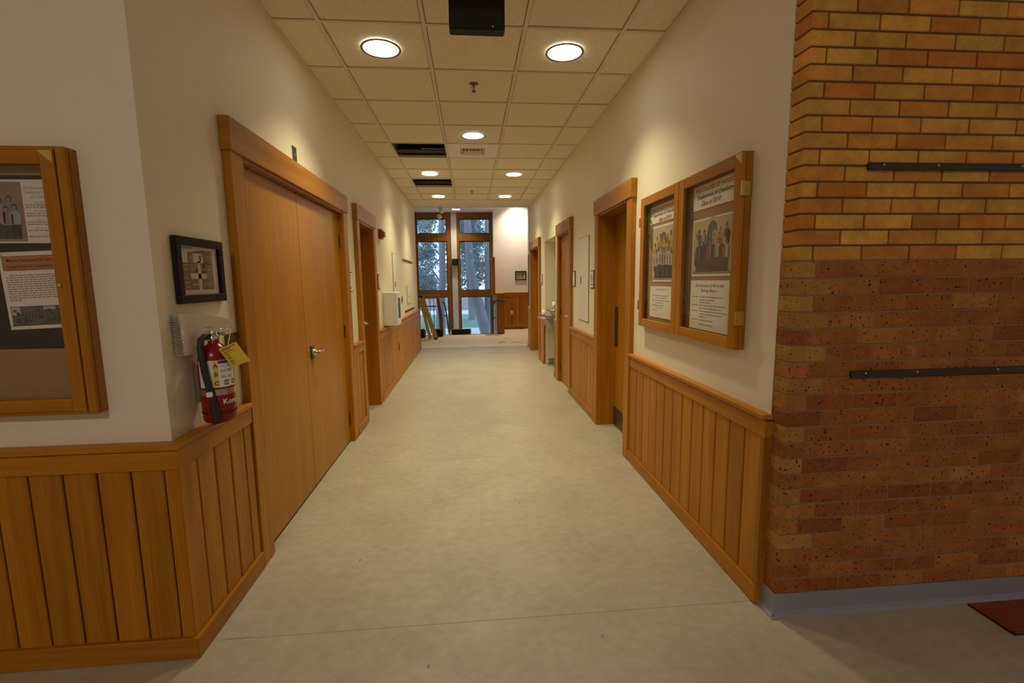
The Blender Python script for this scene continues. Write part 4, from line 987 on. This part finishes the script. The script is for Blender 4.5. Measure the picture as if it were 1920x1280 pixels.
# stepladder leaning at the left
r = empty('stepladder', (-1.0, 12.0, 0), 0, 'yellow fibreglass stepladder leaning at the far end of the left wall', 'ladder')
def legbar(b, p, q, w, d):
    p, q = Vector(p), Vector(q); t = (q - p).normalized(); u = Vector((0, 1, 0)); n = t.cross(u).normalized()
    vs = [P_ + n * sx_ * w + u * sy_ * d for P_ in (p, q) for sx_, sy_ in ((-1, -1), (1, -1), (1, 1), (-1, 1))]
    b.add(vs, [(0, 1, 2, 3), (4, 5, 6, 7)] + [(i, (i + 1) % 4, 4 + (i + 1) % 4, 4 + i) for i in range(4)])
for yy in (-.13, .20):
    b = MB(); legbar(b, (.085, yy, .02), (-.235, yy * .7, 1.08), .040, .013); b.build('front_rail', 'ladderside', r)
    b = MB(); legbar(b, (-.06, yy * 1.05, .0), (-.285, yy * .7, 1.06), .020, .013); b.build('rear_rail', 'fiberglass', r)
for k in range(3):
    t = .24 + .25 * k; x, z = .085 - .32 * t, .02 + 1.06 * t
    b = MB(); b.box(x - .03, x + .055, -.12, .18, z - .012, z + .012, .003); b.build('step', 'steel', r)
b = MB(); b.box(-.36, -.19, -.15, .20, 1.06, 1.12, .012); b.build('top_cap', 'blue', r)
for yy in (-.14, .21):
    b = MB(); b.box(.05, .135, yy - .022, yy + .022, 0, .035, .004); b.build('foot', 'rubber', r)
# loose things on the boards
def lump(nm, loc, rx, ry, rz_, mat, label, cat, seed):
    R = random.Random(seed); b = MB(); n = 14; prof = []
    vs = []; fs = []
    for i in range(9):
        t = i / 8; rr = math.sin(PI * (.16 + .84 * t) if t < 1 else PI) if i < 8 else 0; z = rz_ * (1 - math.cos(PI * t)) / 2
        for k in range(n):
            a = 2 * PI * k / n; w = 1 + R.uniform(-.10, .10); s_ = max(.05, math.sqrt(max(0, 1 - (2 * t - 1) ** 4))) if i < 8 else .05
            if i == 0: s_ = .8
            vs.append((rx * s_ * w * math.cos(a), ry * s_ * w * math.sin(a), z + (R.uniform(-.012, .012) if 0 < i < 8 else 0)))
    for i in range(8):
        for k in range(n): fs.append((i * n + k, i * n + (k + 1) % n, (i + 1) * n + (k + 1) % n, (i + 1) * n + k))
    fs += [tuple(range(n)), tuple(range(8 * n, 9 * n))]
    b.add(vs, fs, None, None, True); tag(b.build(nm, mat), label, cat).location = loc
lump('tool_bag', (-1.30, 12.36, 0), .10, .16, .22, 'hole', 'dark brown bag on the boards left of the stepladder', 'bag', 3)
r = empty('black_crate', (-.86, 12.55, 0), 0, 'low black crate on the boards right of the stepladder', 'crate')
b = MB(); b.box(-.15, .10, -.10, .10, 0, .19, .01); b.build('crate_body', 'black', r)
b = MB(); b.box(-.16, .11, -.11, .11, .17, .20, .006); b.build('crate_rim', 'rubber', r)
r = empty('leaning_panel', (-.275, 12.88, 0), 0, 'low black panel with a grey frame standing at the stair edge', 'panel')
b = MB(); b.box(-.255, .24, -.010, .012, .0, .148, .002); b.build('panel_board', 'black', r)
b = MB(); b.box(.24, .268, -.02, .02, 0, .15, .002); b.box(-.268, .268, -.014, .018, .146, .156, .001); b.build('panel_frame', 'steel', r)
f = MB(); f.lathe([(.02, 0), (.022, .004), (.022, .085), (.012, .10), (.012, .115), (.0001, .116)], (0, 0, 0), 2, 14); tag(f.build('spray_bottle', 'white'), 'small white bottle standing left of the low black panel', 'bottle').location = (-.575, 12.87, 0)

# ------------------------------------------------------------------ outside the windows
GZ = -.62
f = MB(); f.box(-30, 30, 15.0, 70, GZ - .3, GZ); struct(f.build('ground_lawn', 'grass'), 'green lawn outside the windows')
f = MB(); f.box(-30, 30, 15.2, 20.6, GZ, GZ + .03); struct(f.build('path_outside', 'path'), 'pale paved path outside the windows')
f = MB(); f.box(-30, 30, 29.5, 33.5, GZ, GZ + .03); struct(f.build('road_outside', 'path'))
f = MB(); f.box(-30, 30, 36, 36.5, GZ, GZ + 1.3); struct(f.build('wall_garden', 'lowwall'), 'low pinkish garden wall beyond the lawn')
def tree(loc, trunk, clumps, seed, label, fol='foliage', nleaf=2200, spread=.12, group=None, leaf=.10):
    R = random.Random(seed); r = empty('garden_tree', loc, 0, label, 'tree', group)
    b = MB()
    for pts, rad in trunk:
        pts = [Vector(p) for p in pts]; b.tube(pts, [rad * (1 - .55 * i / (len(pts) - 1)) for i in range(len(pts))], 10)
    b.build('trunk', 'bark', r)
    b = MB(); vs = []; fs = []
    for i in range(nleaf):
        c, s = R.choice(clumps); 
        while True:
            p = Vector((R.uniform(-1, 1), R.uniform(-1, 1), R.uniform(-1, 1)))
            if p.length < 1: break
        p = Vector((c[0] + p.x * s[0], c[1] + p.y * s[1], c[2] + p.z * s[2]))
        d = Vector((R.uniform(-1, 1), R.uniform(-1, 1), R.uniform(-1.2, .1))).normalized() * leaf * R.uniform(.6, 1.5); u = d.cross(Vector((R.uniform(-1, 1), R.uniform(-1, 1), R.uniform(-1, 1)))).normalized() * leaf * .24
        o = len(vs); vs += [p, p + d * .5 + u, p + d, p + d * .5 - u]; fs.append((o, o + 1, o + 2, o + 3))
    b.add(vs, fs); b.build('foliage', fol, r)
def cl_(R, n, xr, yr, zr, s): return [((R.uniform(*xr), R.uniform(*yr), R.uniform(*zr)), tuple(q * R.uniform(.7, 1.3) for q in s)) for _ in range(n)]
R = random.Random(21)
tree((.60, 16.4, GZ), [([(0, 0, -.1), (-.08, 0, .35), (-.24, 0, .9), (-.44, 0, 1.6), (-.60, .1, 2.6), (-.70, .2, 5.2)], .27), ([(-.02, 0, .2), (.04, .05, .9), (.02, .1, 2.2), (.06, .2, 5.6)], .20), ([(-.56, .1, 2.3), (-.8, .2, 2.9), (-1.0, .3, 3.1)], .04)],
     cl_(R, 22, (-.9, .5), (.3, 1.5), (1.9, 5.6), (.36, .3, .30)), 1, 'large forked tree trunk filling the right window', nleaf=9500, fol='foliage', leaf=.078)
tree((-1.12, 16.9, GZ), [([(.0, 0, -.1), (.04, 0, 1.2), (.14, 0, 2.2), (.16, .1, 5.5)], .19), ([(.1, 0, 2.0), (-.5, .1, 2.9), (-.9, .2, 3.9)], .035), ([(.1, 0, 2.9), (-.5, .2, 2.4), (-.8, .3, 2.0)], .03)],
     cl_(R, 16, (-.85, -.2), (.2, 1.2), (1.7, 5.2), (.30, .3, .30)), 2, 'straight grey trunk at the right side of the left window', nleaf=8500, fol='foliage2', leaf=.078)
tree((-3.0, 22., GZ), [([(0, 0, -.1), (.1, 0, 3), (0, 0, 7)], .16)], cl_(R, 30, (-1.2, 1.4), (-1, 1), (1.6, 8), (.6, .6, .5)), 3, 'dark leafy tree far back behind the left window', nleaf=8000, leaf=.14)
tree((.05, 25.5, GZ), [([(0, 0, -.1), (-.1, 0, 3), (.1, 0, 7)], .2)], cl_(R, 34, (-1.3, 1.1), (-1, 1), (1.7, 8.5), (.6, .6, .6)), 4, 'pale leafy tree far back between the two windows', nleaf=9000, fol='foliage2', leaf=.16)
tree((2.75, 22.5, GZ), [([(0, 0, -.1), (.1, 0, 3), (0, 0, 7)], .18)], cl_(R, 26, (-1.3, 1.5), (-1, 1), (1.5, 8), (.6, .6, .6)), 5, 'dark leafy tree far back behind the right window', nleaf=5000, leaf=.16)
tree((-7., 40., GZ), [([(0, 0, -.1), (.1, 0, 3), (0, 0, 8)], .3)], cl_(R, 34, (-4, 3), (-1, 1), (1.6, 12), (1.3, 1., 1.1)), 6, 'distant bushy tree beyond the road, left', nleaf=6000, leaf=.36)
tree((3., 42., GZ), [([(0, 0, -.1), (.1, 0, 3), (0, 0, 8)], .3)], cl_(R, 40, (-4.6, 5), (-1, 1), (1.6, 12), (1.3, 1., 1.1)), 7, 'distant bushy tree beyond the road, right', nleaf=7600, leaf=.36)

# ------------------------------------------------------------------ lobby lamps behind the camera
def lobby_lamp(loc, label, e, size):
    r = empty('lobby_ceiling_lamp', loc, 0, label, None, None, 'structure')  # ceiling lamp of the lobby, unseen behind the camera
    b = MB(); b.box(-size / 2, size / 2, -size / 2, size / 2, 0, .05, .01); b.build('lamp_housing', 'white', r)
    b = MB(); b.box(-size / 2 + .03, size / 2 - .03, -size / 2 + .03, size / 2 - .03, -.004, .004); b.build('diffuser', 'lens', r)
    l = bpy.data.lights.new('lobby_lamp', 'AREA'); l.shape = 'SQUARE'; l.size = size - .06; l.energy = e; l.color = (1., .83, .80)
    o = bpy.data.objects.new('lobby_lamp', l); C.objects.link(o); o.parent = r; o.location = (0, 0, -.01)
lobby_lamp((-1.0, -3.4, LT - .055), 'square lamp in the lobby ceiling behind the camera', 82., .6)

# ------------------------------------------------------------------ world, camera, view
w = bpy.data.worlds.new('World'); S.world = w; w.use_nodes = True
bg = w.node_tree.nodes['Background']; bg.inputs['Color'].default_value = (.54, .73, 1., 1); bg.inputs['Strength'].default_value = 2.2
cam = bpy.data.cameras.new('camera'); co = bpy.data.objects.new('camera', cam); C.objects.link(co)
FPX = 877.4; cam.sensor_width = 36; cam.lens = FPX / 1920 * 36; cam.clip_start = .05; cam.clip_end = 300
yaw, pit, rol = .0863, -.1292, -.0124
Fw = Vector((math.sin(yaw) * math.cos(pit), math.cos(yaw) * math.cos(pit), math.sin(pit))); Rt = Vector((math.cos(yaw), -math.sin(yaw), 0)); Up = Rt.cross(Fw)
R2 = Rt * math.cos(rol) + Up * math.sin(rol); U2 = Up * math.cos(rol) - Rt * math.sin(rol)
mt = Matrix((R2, U2, -Fw)).transposed().to_4x4(); mt.translation = (0, 0, 1.451); co.matrix_world = mt
S.camera = co
S.view_settings.view_transform = 'Standard'; S.view_settings.look = 'None'; S.view_settings.gamma = 1; S.view_settings.use_curve_mapping = False
S.view_settings.exposure = 0.
S.cycles.max_bounces = 10; S.cycles.diffuse_bounces = 6; S.cycles.transparent_max_bounces = 12; S.cycles.use_denoising = True
S.cycles.sample_clamp_indirect = 4.
